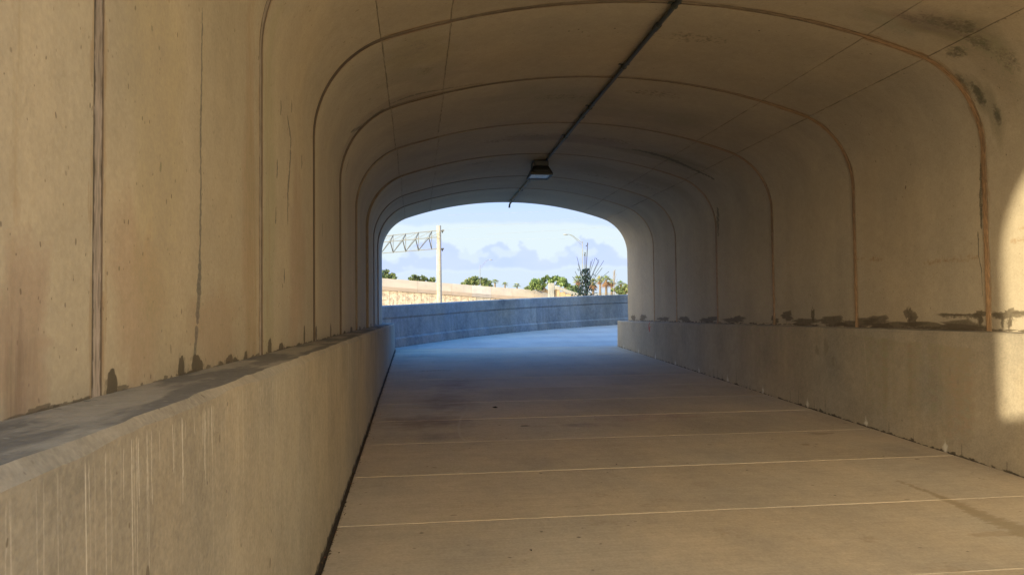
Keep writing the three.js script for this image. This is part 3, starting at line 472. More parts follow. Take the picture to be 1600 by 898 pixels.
// ---------------------------------------------------------------- barrier wall that follows the bend outside, and the apron in front of it
const bend = new THREE.CatmullRomCurve3([V(-1.9, 0, -16.2), V(-1.25, 0, -17.05), V(-0.53, 0, -18.2), V(0.42, 0, -19.75), V(1.75, 0, -21.75), V(3.81, 0, -24.03), V(6.0, 0, -25.85), V(8.2, 0, -27.3), V(12, 0, -29.2), V(18, 0, -31.0), V(26, 0, -32.2)]);
{
  const path = scene.getObjectByName('path');
  const N = 160, pts = bend.getSpacedPoints(N), nrm = pts.map((_, i) => { const a = pts[Math.max(0, i - 1)], b = pts[Math.min(N, i + 1)]; return V(-(b.z - a.z), 0, b.x - a.x).normalize(); });  // towards the path (right-hand side going away)
  const wall = tag(base('barrier_wall', V(2, 0, -22)), 'grey concrete parapet wall curving right outside the far mouth of the tunnel', 'wall');
  const total = bend.getLength(), segLen = 2.35;
  const tones = [[1.0, 61], [0.8, 62], [1.1, 63], [0.9, 64]].map(([t, s]) => matte(paint(384, 256, 0, 2.4, 0, 1.5, concrete(GREY.map((c) => c * t), s, 0.35, 2.0), (c) => { const r = rng(s); for (let i = 0; i < 26; i++) { const x = 2.4 * r(); run(c, [[x, 0.4 + 0.7 * r(), 0.5], [x + 0.02, 0.1 + 0.3 * r(), 1]], 0.03 + 0.12 * r(), r() < 0.5 ? [0.15, 0.15, 0.14] : [0.42, 0.42, 0.40], 0.10, i + s); } run(c, [[0, 0.02], [2.4, 0.02]], 0.05, DK, 0.35, s, 0.3); pits(c, 0, 2.4, 0, 1.1, 30, s); }), 0.9, 0.008));
  const order = [2, 0, 0, 2, 0, 1, 1, 3, 1, 3, 0, 2];
  const hgt = (i) => 1.0 + 0.09 * smooth(0.1, 0.55, i / N);
  let segs = Math.floor(total / segLen);
  for (let k = 0; k < segs; k++) {
    const i0 = Math.round(k / segs * N), i1 = Math.round((k + 1) / segs * N), seg = [];
    for (let i = i0; i <= i1; i++) { const t = (i - i0) / (i1 - i0), inset = i === i0 ? 0.0006 : i === i1 ? -0.0006 : 0, d = V(nrm[i].z, 0, -nrm[i].x); seg.push([pts[i].clone().addScaledVector(d, inset), nrm[i], hgt(i), t]); }
    const L = (off, yf) => seg.map(([p, n, h]) => [p.x + n.x * off - 2, yf(h), p.z + n.z * off + 22]);
    const at0 = (y) => (i, t) => [seg[i][3], y[t] / 1.5];
    const lines = [L(0, () => -0.15), L(0, () => 0.2), L(-0.045, () => 0.235), L(-0.06, (h) => h - 0.315), L(-0.075, (h) => h - 0.305), L(-0.075, (h) => h - 0.292), L(-0.048, (h) => h - 0.282), L(-0.05, (h) => h - 0.02), L(-0.07, (h) => h), L(-0.30, (h) => h), L(-0.32, (h) => h - 0.02), L(-0.32, () => -0.5)];
    const ys = [-0.1, 0.2, 0.235, 0.72, 0.73, 0.74, 0.75, 1.02, 1.04, 1.2, 1.25, 0.2], g = [];
    for (let j = 0; j < lines.length - 1; j++) g.push(strip(lines[j], lines[j + 1], at0([ys[j], ys[j + 1]])));
    part('wall_segment', mergeGeometries(g), tones[order[k % order.length]], wall);
  }
  // apron slabs: from the tunnel mouth to the foot of the wall
  const apron = (x0, x1, k) => {
    const foot = []; for (const x of Array.from({ length: 14 }, (_, i) => mixN(x0, x1, i / 13))) { let b = 0; for (let i = 1; i <= N; i++) if (pts[i].x <= x) b = i; const j = Math.min(N, b + 1), t = clamp((x - pts[b].x) / Math.max(1e-6, pts[j].x - pts[b].x), 0, 1); foot.push([x, mixN(pts[b].z, pts[j].z, t) - 0.02]); }
    const front = foot.map(([x]) => [x - 2, 0, -17.67 + 8]), far = foot.map(([x, z]) => [x - 2, 0, Math.min(z, -17.69) + 8]);
    const g = strip(front, far, (i, t) => [foot[i][0] / 8, (t ? far[i][2] : front[i][2]) / 8]); 
    const low = (a) => a.map(([x, y, z]) => [x, -0.15, z]);
    const sides = [strip(low(front), front, (i, t) => [foot[i][0] / 8, 0])];
    for (const i of [0, foot.length - 1]) sides.push(strip([low(front)[i], low(far)[i]], [front[i], far[i]], (a, t) => [0, a], i === 0));
    part('apron_slab', mergeGeometries([g, ...sides]), apronMat, path);
  };
  const am = paint(1024, 1024, 0, 8, 0, 8, (() => { const f = concrete([0.34, 0.325, 0.30], 77, 0, 0.8); return (x, y, o) => { f(x, y, o); const b = 1 + 0.05 * smp(NA, x * 0.03, y * 0.5); o[0] *= b; o[1] *= b; o[2] *= b; }; })(), (c) => { const r = rng(4); for (let i = 0; i < 90; i++) { c.beginPath(); c.ellipse(8 * r(), 8 * r(), 0.05 * r() * r() + 0.01, 0.02 * r() + 0.004, 0, 0, 7); c.fillStyle = css(DK, 0.35); c.fill(); } });
  am.wrapS = am.wrapT = THREE.RepeatWrapping;
  const apronMat = matte(am, 0.85, 0.004);
  const cuts = [-1.6, 12, 19]; for (let k = 0; k < cuts.length - 1; k++) apron(cuts[k] + 0.006, cuts[k + 1] - 0.006, k);
  // the path on the near side of the tunnel
  const nearPath = new THREE.BoxGeometry(5.2, 0.16, 14); nearPath.translate(2.1 - 2, -0.082, 11.95 + 8); addUv1(nearPath); part('near_slab', nearPath, apronMat, path);
}

// ---------------------------------------------------------------- conduit and luminaire under the crown
const dark = plain([0.045, 0.05, 0.042], 0.55), darker = plain([0.018, 0.019, 0.02], 0.5);
{
  const c = tunnelBase('electrical_conduit', 2.09, 2.52, 12); tag(c, 'thin dark conduit pipe running along the tunnel ceiling to the light', 'conduit');
  const pipe = (pts, name = 'pipe') => { const g = new THREE.TubeGeometry(new THREE.CatmullRomCurve3(pts.map(([u, v, w]) => V(u + c.shift[0], v + c.shift[1], -w + c.shift[2])), false, 'catmullrom', 0.1), pts.length * 8, 0.021, 10); part(name, g, dark, c); };
  const segs = [0.7, 3.3, 6.35, 9.4, 12.05];
  for (let i = 0; i < segs.length - 1; i++) pipe([[2.098, 2.497, segs[i]], [2.102, 2.496, (segs[i] + segs[i + 1]) / 2], [2.098, 2.497, segs[i + 1]]]);
  pipe([[2.09, 2.497, 12.75], [2.09, 2.495, 15], [2.09, 2.496, 16.7], [2.088, 2.486, 17.0], [2.085, 2.45, 17.06], [2.085, 2.41, 17.07]]);
  for (const w of segs.slice(1, -1)) { const g = new THREE.CylinderGeometry(0.028, 0.028, 0.11, 12); g.rotateX(Math.PI / 2); g.translate(2.098 + c.shift[0], 2.497 + c.shift[1], -w + c.shift[2]); part('coupling', g, dark, c); }
  for (let w = 1.3; w < 17; w += 1.53) { if (Math.abs(w - 12.4) < 0.5) continue; const g = new THREE.TorusGeometry(0.025, 0.006, 6, 14); const f = new RoundedBoxGeometry(0.11, 0.008, 0.03, 1, 0.002); f.translate(0, 0.021, 0); const m = mergeGeometries([g, f].map(loose)); m.translate(2.098 + c.shift[0], 2.497 + c.shift[1], -w + c.shift[2]); part('strap', m, dark, c); }

  const L = tunnelBase('ceiling_light', 2.03, 2.50, 12.4); tag(L, 'dark box luminaire with slanted sides hanging under the tunnel ceiling', 'light');
  const mb = new RoundedBoxGeometry(0.24, 0.09, 0.40, 2, 0.012); mb.translate(0, -0.035, 0); part('mounting_box', mb, darker, L);
  // housing: a truncated pyramid, wide side down, open at the lens
  const sh = (x, y, z) => [x, y, z], top = [sh(-0.125, -0.08, -0.22), sh(0.125, -0.08, -0.22), sh(0.125, -0.08, 0.17), sh(-0.125, -0.08, 0.17)], bot = [sh(-0.185, -0.205, -0.26), sh(0.185, -0.205, -0.26), sh(0.185, -0.20, 0.23), sh(-0.185, -0.20, 0.23)], rim = [sh(-0.185, -0.235, -0.26), sh(0.185, -0.235, -0.26), sh(0.185, -0.235, 0.23), sh(-0.185, -0.235, 0.23)], inn = rim.map(([x, y, z]) => [x * 0.88, y, z * 0.88]), lens = inn.map(([x, y, z]) => [x, y + 0.02, z]);
  const loop = (a) => [...a, a[0]], uv0 = () => [0, 0];
  const hg = mergeGeometries([strip(loop(bot), loop(top), uv0), strip(loop(rim), loop(bot), uv0), strip(loop(inn), loop(rim), uv0), strip(loop(lens), loop(inn), uv0), strip([top[0], top[3]], [top[1], top[2]], uv0)].map((g) => { const n = g.toNonIndexed(); n.computeVertexNormals(); return n; }));
  part('housing', hg, new THREE.MeshStandardMaterial({ color: 0x1b1c1e, roughness: 0.5, side: THREE.DoubleSide }), L);
  const lg = new RoundedBoxGeometry(0.32, 0.012, 0.425, 1, 0.003); lg.translate(0, -0.218, -0.012); part('lens', lg, plain([0.16, 0.17, 0.175], 0.25), L);
  // front window of the fitting, facing the near mouth
  const fw = new RoundedBoxGeometry(0.27, 0.045, 0.012, 1, 0.004); fw.rotateX(-0.45); fw.translate(0, -0.165, 0.222); part('front_lens', fw, plain([0.06, 0.065, 0.07], 0.2), L);
}
{ // unseen box added on the left ledge for its shadow on the wall opposite
  const b = tunnelBase('shadow_box', -0.66, -0.196, 0.55); tag(b, 'small dark unseen box added on the left ledge outside the near mouth for its shadow', 'box');
  const g = new RoundedBoxGeometry(0.24, 0.275, 0.22, 2, 0.01); g.translate(0.02, 0.135, 0); part('housing', g, dark, b); const l = new RoundedBoxGeometry(0.2, 0.23, 0.012, 1, 0.004); l.translate(0.02, 0.135, 0.115); part('cover', l, darker, b);
}

{ // unseen wall added right of the near mouth, bouncing warm sunlight into the tunnel
  const o = base('bounce_wall', V(5.6, -0.2, 9)); tag(o, 'tall pale unseen wall added outside the near mouth, on the right, to bounce sunlight in', 'retaining wall');
  const m = matte(paint(512, 256, 0, 8, 0, 4, concrete([0.74, 0.70, 0.61], 33, 1, 1.0)), 0.9, 0.006); m.map.wrapS = m.map.wrapT = THREE.RepeatWrapping;
  for (let k = 0; k < 4; k++) { const g = new RoundedBoxGeometry(0.5, 6.0, 4.36, 2, 0.03); g.translate(0, 3.0, -7.0 + 4.4 * k); addUv1(g); part('wall_panel', g, m, o); }
  const c = new RoundedBoxGeometry(0.66, 0.3, 17.6, 2, 0.03); c.translate(0, 6.16, -0.4); part('coping', c, m, o);
}
// ---------------------------------------------------------------- far retaining wall of staggered block panels
{
  const A = at(596, 434.4, 90), B = at(856, 454.8, 98), flat = V(B.x - A.x, 0, B.z - A.z), len = flat.length(), dir = flat.clone().normalize(), turn = Math.atan2(-dir.z, dir.x);
  const slope = (B.y - A.y) / len, W = base('retaining_wall', V(A.x, -1.2, A.z), turn); tag(W, 'long sunlit tan retaining wall with block panels and a smooth parapet, far beyond the barrier', 'retaining wall');
  const yTop = (x) => A.y + 1.2 + slope * x;
  const tex = (c, seed, gain, W_ = 256) => paint(W_, W_, 0, 2, 0, 2, concrete(c, seed, 1, gain));
  const tan = matte(tex([0.31, 0.285, 0.27], 5, 0.7), 0.9, 0.006), copingM = matte(tex([0.24, 0.20, 0.175], 6, 0.7), 0.9, 0.006), greyT = matte(tex([0.31, 0.305, 0.315], 7, 1), 0.9, 0.006), greyC = matte(tex([0.235, 0.215, 0.215], 8, 1), 0.9, 0.006);
  const stone = [0, 1, 2].map((k) => { const t = paint(256, 256, 0, 1.5, 0, 1.5, (x, y, o) => { const n = smp(NA, x * 0.7 + k * 0.3, y * 0.7), f = smp(NB, x * 0.35 + k * 0.2, y * 0.35), l = 1 + 0.15 * n + 0.20 * f; o[0] = 0.38 * l; o[1] = 0.325 * l; o[2] = 0.275 * l; }); const m = matte(t, 0.95, 0.05); return m; });
  const greyStone = matte(tex([0.35, 0.33, 0.31], 9, 1.6), 0.95, 0.05);
  const block = (name, x0, x1, yb, yt, z0, z1, mat, parent = W) => { // box whose top and bottom follow the slope
    const g = new THREE.BoxGeometry(x1 - x0, 1, z1 - z0, 1, 1, 1), p = g.attributes.position, y0 = yb((x0 + x1) / 2), y1 = yt((x0 + x1) / 2);
    for (let i = 0; i < p.count; i++) { const x = p.getX(i) + (x0 + x1) / 2; p.setXYZ(i, x, p.getY(i) > 0 ? yt(x) : yb(x), p.getZ(i) + (z0 + z1) / 2); }
    g.computeVertexNormals(); addUv1(g, 2); return part(name, g, mat, parent);
  };
  const X = (px) => { // where a picture column meets the wall plane
    const q = at(px, 449, 1).sub(camera.position), n = V(-dir.z, 0, dir.x), t = V(A.x, 0, A.z).sub(V(0, 0, 0)).dot(n) / V(q.x, 0, q.z).dot(n); return V(q.x * t - A.x, 0, q.z * t - A.z).dot(dir);
  };
  const g0 = X(737), g1 = X(767);
  const cuts = [-34, -24, -14, -7, X(652), X(705), g0, g1, X(800), X(835), len + 0.5, len + 12, len + 26];
  for (let i = 0; i < cuts.length - 1; i++) { const grey = cuts[i] === g0; block('parapet', cuts[i] + 0.008, cuts[i + 1] - 0.008, (x) => yTop(x) - 0.98, yTop, -0.3, 0.0, grey ? greyT : tan); block('coping', cuts[i] + 0.008, cuts[i + 1] - 0.008, (x) => yTop(x) - 1.42, (x) => yTop(x) - 0.984, -0.3, 0.12, grey ? greyC : copingM); }
  const pw = 0.99, ph = 1.5, r = rng(5);
  for (let c = -8, x = -8 * pw; x < len + 3; c++, x += pw) for (let k = 0; k < 5; k++) {
    const top = (y) => (xx) => Math.min(y, yTop(xx) - 1.44), y1 = 6.1 - k * ph + (c & 1 ? 0 : ph / 2) - 0.012, y0 = y1 - ph + 0.024;
    if (y0 > yTop(x) - 1.55 || y1 < 0.2) continue;
    const z = 0.0 + 0.02 * r();
    const grey = x > g0 - 0.2 && x < g1 - 0.1;
    block('wall_panel', x + 0.02, x + pw - 0.02, () => y0, top(y1), -0.34, -0.16 + z, grey ? greyStone : stone[(c + 3 * k + 60) % 3]);
  }
  block('backing', -34, len + 26, () => -0.5, (x) => yTop(x) - 1.46, -0.6, -0.36, plain([0.16, 0.12, 0.08], 1));
}
// ---------------------------------------------------------------- shorter wall with a stepped end, right of it
{
  const P = at(861, 442, 62), o = base('ramp_wall', V(P.x, -1, P.z)); o.rotation.y = -0.1; tag(o, 'grey pilaster and sloping coping over a tan block wall beside the palms', 'wall');
  const col = new RoundedBoxGeometry(0.48, 1.2, 0.5, 2, 0.03), ty = P.y + 1; col.translate(0, ty - 0.6, 0); addUv1(col);
  const gm = matte(paint(128, 128, 0, 2, 0, 2, concrete([0.21, 0.21, 0.205], 15, 1, 1.5)), 0.9, 0.006); part('pilaster', col, gm, o);
  const cp = new RoundedBoxGeometry(2.2, 0.26, 0.5, 2, 0.03); cp.translate(1.1, 0, 0); cp.rotateZ(-0.34); cp.translate(0.18, ty - 0.28, -0.05); addUv1(cp); part('coping', cp, gm, o);
  const st = [0, 1].map((k) => plain([[0.32, 0.24, 0.165], [0.28, 0.21, 0.14]][k], 0.95)); let q = 0;
  for (let k = 0; k < 4; k++) { const h = ty - 0.52 - 0.17 * k - 0.05; const b = new RoundedBoxGeometry(0.44, h, 0.2, 1, 0.02); b.translate(0.50 + k * 0.46, h / 2, -0.12); part('wall_panel', b, st[k & 1], o); }
}
// ---------------------------------------------------------------- sign gantry: concrete pole with a steel truss arm
{
  const D = 82, foot = at(686.5, 500, D), o = base('sign_gantry', V(foot.x, -0.8, foot.z)); tag(o, 'tall mottled concrete pole with a lattice truss arm reaching left', 'gantry');
  const top = at(686, 352.5, D).y + 0.8, tex = paint(128, 512, 0, 1.6, 0, 8, (x, y, q) => { const n = smp(NA, x * 0.4, y * 0.25), f = smp(NB, x * 0.5, y * 0.4), l = 1 + 0.10 * n + 0.08 * f; q[0] = 0.25 * l; q[1] = 0.235 * l; q[2] = 0.215 * l; });
  const cyl = new THREE.CylinderGeometry(0.235, 0.285, top, 20); cyl.translate(0, top / 2, 0); addUv1(cyl); part('pole', cyl, matte(tex, 0.9, 0.006), o);
  const steel = plain([0.115, 0.12, 0.12], 0.5, { metalness: 0.1 }), deep = plain([0.05, 0.055, 0.06], 0.6);
  const truss = new THREE.Group(); truss.name = 'truss'; o.add(truss);
  const rel = (px, py, d) => at(px, py, d).sub(o.position);
  const bar = (name, a, b, r, m) => { const l = a.distanceTo(b), g = new THREE.CylinderGeometry(r, r, l, 8); g.translate(0, l / 2, 0); g.applyQuaternion(new THREE.Quaternion().setFromUnitVectors(V(0, 1, 0), b.clone().sub(a).normalize())); g.translate(a.x, a.y, a.z); part(name, g, m, truss); };
  const T0 = rel(681, 360.6, D), M0 = rel(681, 370.5, D - 0.9), B0 = rel(681, 388.6, D);
  const run_ = rel(601, 368.6, D + 4.6).sub(T0), bay = run_.clone().multiplyScalar(1 / 4), n = 9;
  const p = (s, k) => s.clone().addScaledVector(bay, k);
  const offs = 0.28;                                                // first node left of the pole
  for (const [s] of [[T0], [M0], [B0]]) bar('chord', p(s, -0.12), p(s, n + 0.3), 0.042, steel);
  for (let k = 0; k < n; k++) {
    const a = k + 0.32, t = p(T0, a), m = p(M0, a + 0.2), b = p(B0, a);
    bar('post', t, b, 0.035, steel); bar('brace', t, m, 0.055, deep); bar('brace', m, b, 0.055, deep); if (k) bar('brace', b, p(M0, a - 0.8), 0.045, deep);
    bar('rod', t, p(B0, a + 1), 0.02, steel); bar('rod', p(M0, a + 0.2), p(T0, a - 1 + 0.05), 0.022, steel);
    for (const j of [t, m, b]) { const g = new THREE.SphereGeometry(0.075, 8, 6); g.translate(j.x, j.y, j.z); part('node', g, steel, truss); }
  }
  for (const py of [360, 388.5]) { const c = rel(691.5, py, D), g = new RoundedBoxGeometry(0.24, 0.14, 0.4, 1, 0.02); g.translate(c.x + 0.02, c.y, c.z); const h = new THREE.ConeGeometry(0.14, 0.34, 4); h.rotateX(Math.PI); h.translate(c.x - 0.03, c.y - 0.16, c.z); part('bracket', mergeGeometries([g, h].map(loose)), darker, o); }
}
// ---------------------------------------------------------------- street lamps
function lamp(px, depth, pyTop, arm, head, label, twin) {
  const f = at(px, 500, depth), o = base('street_lamp', V(f.x, -1.2, f.z)); tag(o, label, 'street lamp', 'street lamps beyond the barrier');
  const rel = (x, y) => at(x, y, depth).sub(o.position), topP = rel(px, pyTop), m = plain([0.13, 0.145, 0.155], 0.5), h = topP.y;
  const g = new THREE.CylinderGeometry(0.032, 0.055, h, 10); g.translate(0, h / 2, 0); part('pole', g, m, o);
  const tube = (pts, r) => new THREE.TubeGeometry(new THREE.CatmullRomCurve3(pts.map(([x, y]) => rel(x, y))), 20, r, 6);
  part('arm', tube(arm, 0.028), m, o); part('arm', tube(twin, 0.02), m, o);
  const c = rel(...head), lg = new THREE.SphereGeometry(0.2, 12, 8); lg.scale(1.3, 0.35, 0.6); lg.translate(c.x, c.y, c.z); part('lamp_head', lg, plain([0.2, 0.21, 0.215], 0.5), o);
}
lamp(750.5, 112, 414, [[750.6, 416], [755, 412], [760, 407], [765, 405.7]], [767, 406], 'thin pale street lamp behind the tan wall, its arm bending right', [[750.8, 419.5], [755, 414.5], [760, 408], [763, 406.2]]);
lamp(911, 74, 376, [[910.4, 380], [902, 373.5], [894, 367.5], [888, 366]], [884, 366.3], 'tall thin street lamp above the young tree, its arm bending left', [[910.4, 384], [902, 376], [895, 369.5], [891, 367]]);
// ---------------------------------------------------------------- overhead wires
{
  const m = plain([0.30, 0.31, 0.32], 0.6);
  for (const [a, b, c, label] of [[[700, 336], [1010, 319], 58, 'uppermost of the faint overhead wires across the sky, cut off by the arch'], [[640, 363], [1010, 328.5], 60, 'second faint overhead wire from the top, rising to the right'], [[760, 366], [1040, 346], 66, 'faint overhead wire over the tall street lamp, rising to the right'], [[560, 372], [1040, 371.5], 90, 'lowest and most level of the faint overhead wires']]) {
    const A = at(...a, c), B = at(...b, c + 8), mid = A.clone().lerp(B, 0.5); mid.y -= 0.12; const e = (p) => p.clone().sub(A);
    const o = part('overhead_wire', new THREE.TubeGeometry(new THREE.CatmullRomCurve3([e(A), e(mid), e(B)]), 24, 0.007, 5), m, scene); o.position.copy(A); tag(o, label, 'wire', 'overhead wires');
  }
}
// ---------------------------------------------------------------- trees, palms, shrubs
function leaves(n, seed, place, size, colors, bend_ = 0.25) {       // many small leaf-shaped faces, one geometry with vertex colours
  const r = rng(seed), pos = [], col = [], nor = [];
  for (let i = 0; i < n; i++) {
    const c = place(r), q = new THREE.Quaternion().setFromEuler(new THREE.Euler(r() * 6.3, r() * 6.3, r() * 6.3)), s = size * (0.6 + 0.8 * r());
    const a = V(-0.5, 0, 0), b = V(0, 0, 0.28), d = V(0.5, bend_, 0), e = V(0, 0, -0.28), P = [a, b, d, e].map((v) => v.multiplyScalar(s).applyQuaternion(q).add(c));
    const k = colors[Math.floor(r() * colors.length)], t = 0.8 + 0.4 * r();
    for (const v of [P[0], P[1], P[2], P[0], P[2], P[3]]) { pos.push(v.x, v.y, v.z); col.push(k[0] * t, k[1] * t, k[2] * t); }
  }
  const g = new THREE.BufferGeometry(); g.setAttribute('position', new THREE.Float32BufferAttribute(pos, 3)); g.setAttribute('color', new THREE.Float32BufferAttribute(col, 3)); g.computeVertexNormals(); return g;
}
const leafMat = new THREE.MeshPhysicalMaterial({ vertexColors: true, roughness: 0.75, side: THREE.DoubleSide, transmission: 0.25, thickness: 0 }), bark = plain([0.16, 0.125, 0.09], 0.95), GREEN = [[0.07, 0.115, 0.035], [0.11, 0.155, 0.045], [0.16, 0.19, 0.065], [0.05, 0.085, 0.035]];
function limb(a, b, r0, r1) { const l = a.distanceTo(b), g = new THREE.CylinderGeometry(r1, r0, l, 7); g.translate(0, l / 2, 0); g.applyQuaternion(new THREE.Quaternion().setFromUnitVectors(V(0, 1, 0), b.clone().sub(a).normalize())); return g.translate(a.x, a.y, a.z); }
/** crown lobes in picture columns and rows at a depth: [px, py, half width px, half height px] */
function tree(depth, lobes, n, seed, label, size = 0.42, colors = GREEN, group) {
  const mx = lobes.reduce((s, l) => s + l[0], 0) / lobes.length, f = at(mx, 470, depth), o = base('tree', V(f.x, -0.2 - (depth - 30) * 0.0125, f.z)), rel = (x, y) => at(x, y, depth).sub(o.position), k = depth / FOCAL;
  const L = lobes.map(([x, y, w, h]) => ({ c: rel(x, y), w: w * k, h: h * k, a: w * h })), sum = L.reduce((s, l) => s + l.a, 0);
  const clumps = []; const rr = rng(seed + 5);
  for (const l of L) { const m = Math.max(6, Math.round(44 * l.a / sum)); for (let i = 0; i < m; i++) { const a = rr() * 6.28, z = rr() * 2 - 1, q = 0.45 + 0.6 * Math.sqrt(rr()), s = Math.sqrt(1 - z * z); clumps.push([V(l.c.x + l.w * q * s * Math.cos(a), l.c.y + l.h * q * z, l.c.z + l.w * q * s * Math.sin(a)), Math.min(l.w, l.h) * (0.22 + 0.3 * rr())]); } }
  const trunk = [], mid = V(0, 0, 0); for (const l of L) mid.add(l.c); mid.multiplyScalar(1 / L.length);
  const fork = V(mid.x * 0.3, Math.max(0.6, mid.y * 0.55), 0); trunk.push(limb(V(0, 0, 0), fork, 0.3, 0.2)); for (const l of L) trunk.push(limb(fork, l.c, 0.14, 0.05));
  part('trunk', mergeGeometries(trunk), bark, o);
  part('crown', leaves(n, seed, (r) => { const [c, s] = clumps[Math.floor(r() * clumps.length)], a = r() * 6.28, z = r() * 2 - 1, q = s * Math.cbrt(r()) * 1.5, t = Math.sqrt(1 - z * z); return V(c.x + q * t * Math.cos(a), c.y + q * z * 0.8, c.z + q * t * Math.sin(a)); }, size, colors), leafMat, o);
  return tag(o, label, 'tree', group);
}
const DARKG = [[0.035, 0.075, 0.03], [0.05, 0.095, 0.035], [0.07, 0.11, 0.04]];
tree(118, [[600, 431, 12, 7], [612, 432, 8, 6], [590, 430, 10, 8]], 2200, 1, 'dense green tree over the tan wall, cut off by the left side of the arch', 0.42);
tree(125, [[646, 434, 7, 4.5], [657, 436, 8, 4], [669, 437, 7, 3.5], [676, 438, 5, 3]], 1700, 2, 'low row of green treetops over the tan wall just left of the gantry pole', 0.4);
tree(128, [[733, 440, 8, 6], [745, 439, 9, 6], [757, 441, 7, 6], [764, 445, 5, 4], [724, 444, 3, 2]], 2400, 3, 'round green tree over the tan wall behind the thin street lamp', 0.42);
tree(96, [[838, 443, 8, 8], [846, 446, 9, 6], [857, 438, 10, 7], [872, 440, 11, 7], [883, 444, 7, 7], [832, 449, 6, 4], [888, 449, 4, 3]], 4200, 4, 'largest tree, broad open crown behind the grey pilaster', 0.36, [[0.05, 0.11, 0.03], [0.09, 0.15, 0.035], [0.13, 0.19, 0.055]]);
tree(130, [[824, 450, 4, 3], [829, 452, 5, 2.5]], 500, 5, 'small bush at the foot of the broad tree, left side', 0.35);
tree(88, [[897, 451, 6, 5], [892, 455, 5, 4], [903, 456, 6, 4]], 900, 6, 'low bush between the sloping coping and the palms', 0.3, DARKG);
tree(105, [[963, 453, 5, 5], [978, 451, 6, 6], [971, 456, 7, 4], [986, 453, 5, 5]], 1300, 7, 'bush at the right edge of the arch behind the last palm', 0.32);
function palm(px, depth, pyCrown, wpx, skirt, label, tint = 0) {
  const f = at(px, 470, depth), o = base('palm_tree', V(f.x, -0.2 - (depth - 30) * 0.0125, f.z)), c = at(px, pyCrown, depth).sub(o.position), R = wpx * 0.64 * depth / FOCAL, r = rng(Math.round(px * 7));
  const tg = new THREE.CylinderGeometry(0.16, 0.2, c.y, 9, 6); tg.translate(0, c.y / 2, 0); part('trunk', tg, plain([0.13, 0.10, 0.072], 0.95), o);
  const fronds = (n, up0, up1, len, colors, droop) => {
    const pos = [], col = [];
    for (let i = 0; i < n; i++) {
      const a = i / n * 6.283 + r() * 0.5, up = mixN(up0, up1, r()), l = len * (0.8 + 0.4 * r()), k = colors[Math.floor(r() * colors.length)], t = 0.8 + 0.4 * r();
      const dir = V(Math.cos(a) * Math.cos(up), Math.sin(up), Math.sin(a) * Math.cos(up)), side = V(-Math.sin(a), 0, Math.cos(a));
      for (let j = -4; j <= 4; j++) { // fan of leaflets
        const root = V(0, c.y, 0).addScaledVector(dir, l * 0.4), tip = root.clone().addScaledVector(dir, l * 0.62 * Math.cos(j * 0.28)).addScaledVector(side, l * 0.62 * Math.sin(j * 0.28)); tip.y -= droop * l * (0.2 + 0.25 * r());
        const w = side.clone().multiplyScalar(l * 0.05).add(V(0, l * 0.025, 0));
        for (const v of [root.clone().sub(w), root.clone().add(w), tip]) { pos.push(v.x, v.y, v.z); col.push(k[0] * t, k[1] * t, k[2] * t); }
      }
      const b0 = V(0, c.y - 0.1, 0), b1 = V(0, c.y, 0).addScaledVector(dir, l * 0.42), w = side.clone().multiplyScalar(0.025);
      for (const v of [b0.clone().sub(w), b0.clone().add(w), b1]) { pos.push(v.x, v.y, v.z); col.push(...k); }
    }
    const g = new THREE.BufferGeometry(); g.setAttribute('position', new THREE.Float32BufferAttribute(pos, 3)); g.setAttribute('color', new THREE.Float32BufferAttribute(col, 3)); g.computeVertexNormals(); return g;
  };
  part('crown', fronds(26, -0.35, 1.3, R, tint ? [[0.20, 0.22, 0.05], [0.28, 0.24, 0.05], [0.14, 0.18, 0.05]] : [[0.09, 0.16, 0.04], [0.15, 0.19, 0.05], [0.20, 0.21, 0.06]], 0.7), leafMat, o);
  if (skirt) part('dead_frond_skirt', fronds(18, -1.35, -0.7, R * skirt, [[0.22, 0.12, 0.06], [0.26, 0.16, 0.085], [0.16, 0.09, 0.05]], 0.6), leafMat, o);
  tag(o, label, 'palm', 'palms beyond the barrier');
}
palm(773.5, 150, 440.5, 11, 0, 'small palm right of the thin street lamp, over the tan wall');
palm(789, 165, 444.5, 9, 0, 'middle of three small far palms over the tan wall, dark and low');
palm(808, 170, 446.5, 11, 0, 'small far palm over the tan wall, nearest the broad tree');
palm(904, 108, 437, 15, 1.0, 'palm with a brown skirt just left of the young tree');
palm(927, 106, 441, 15, 1.2, 'ragged palm with a long brown skirt just right of the young tree', 1);
palm(938, 120, 437, 14, 0.8, 'yellowish slim palm left of the tallest palm crown', 1);
palm(947.5, 110, 436.5, 15, 1.3, 'palm with a spiky green crown and thick reddish skirt');
palm(956, 116, 441, 12, 0.9, 'short palm beside the bare sapling');
palm(970.5, 112, 444, 13, 0.5, 'rightmost palm, pale trunk among bushes near the arch edge');
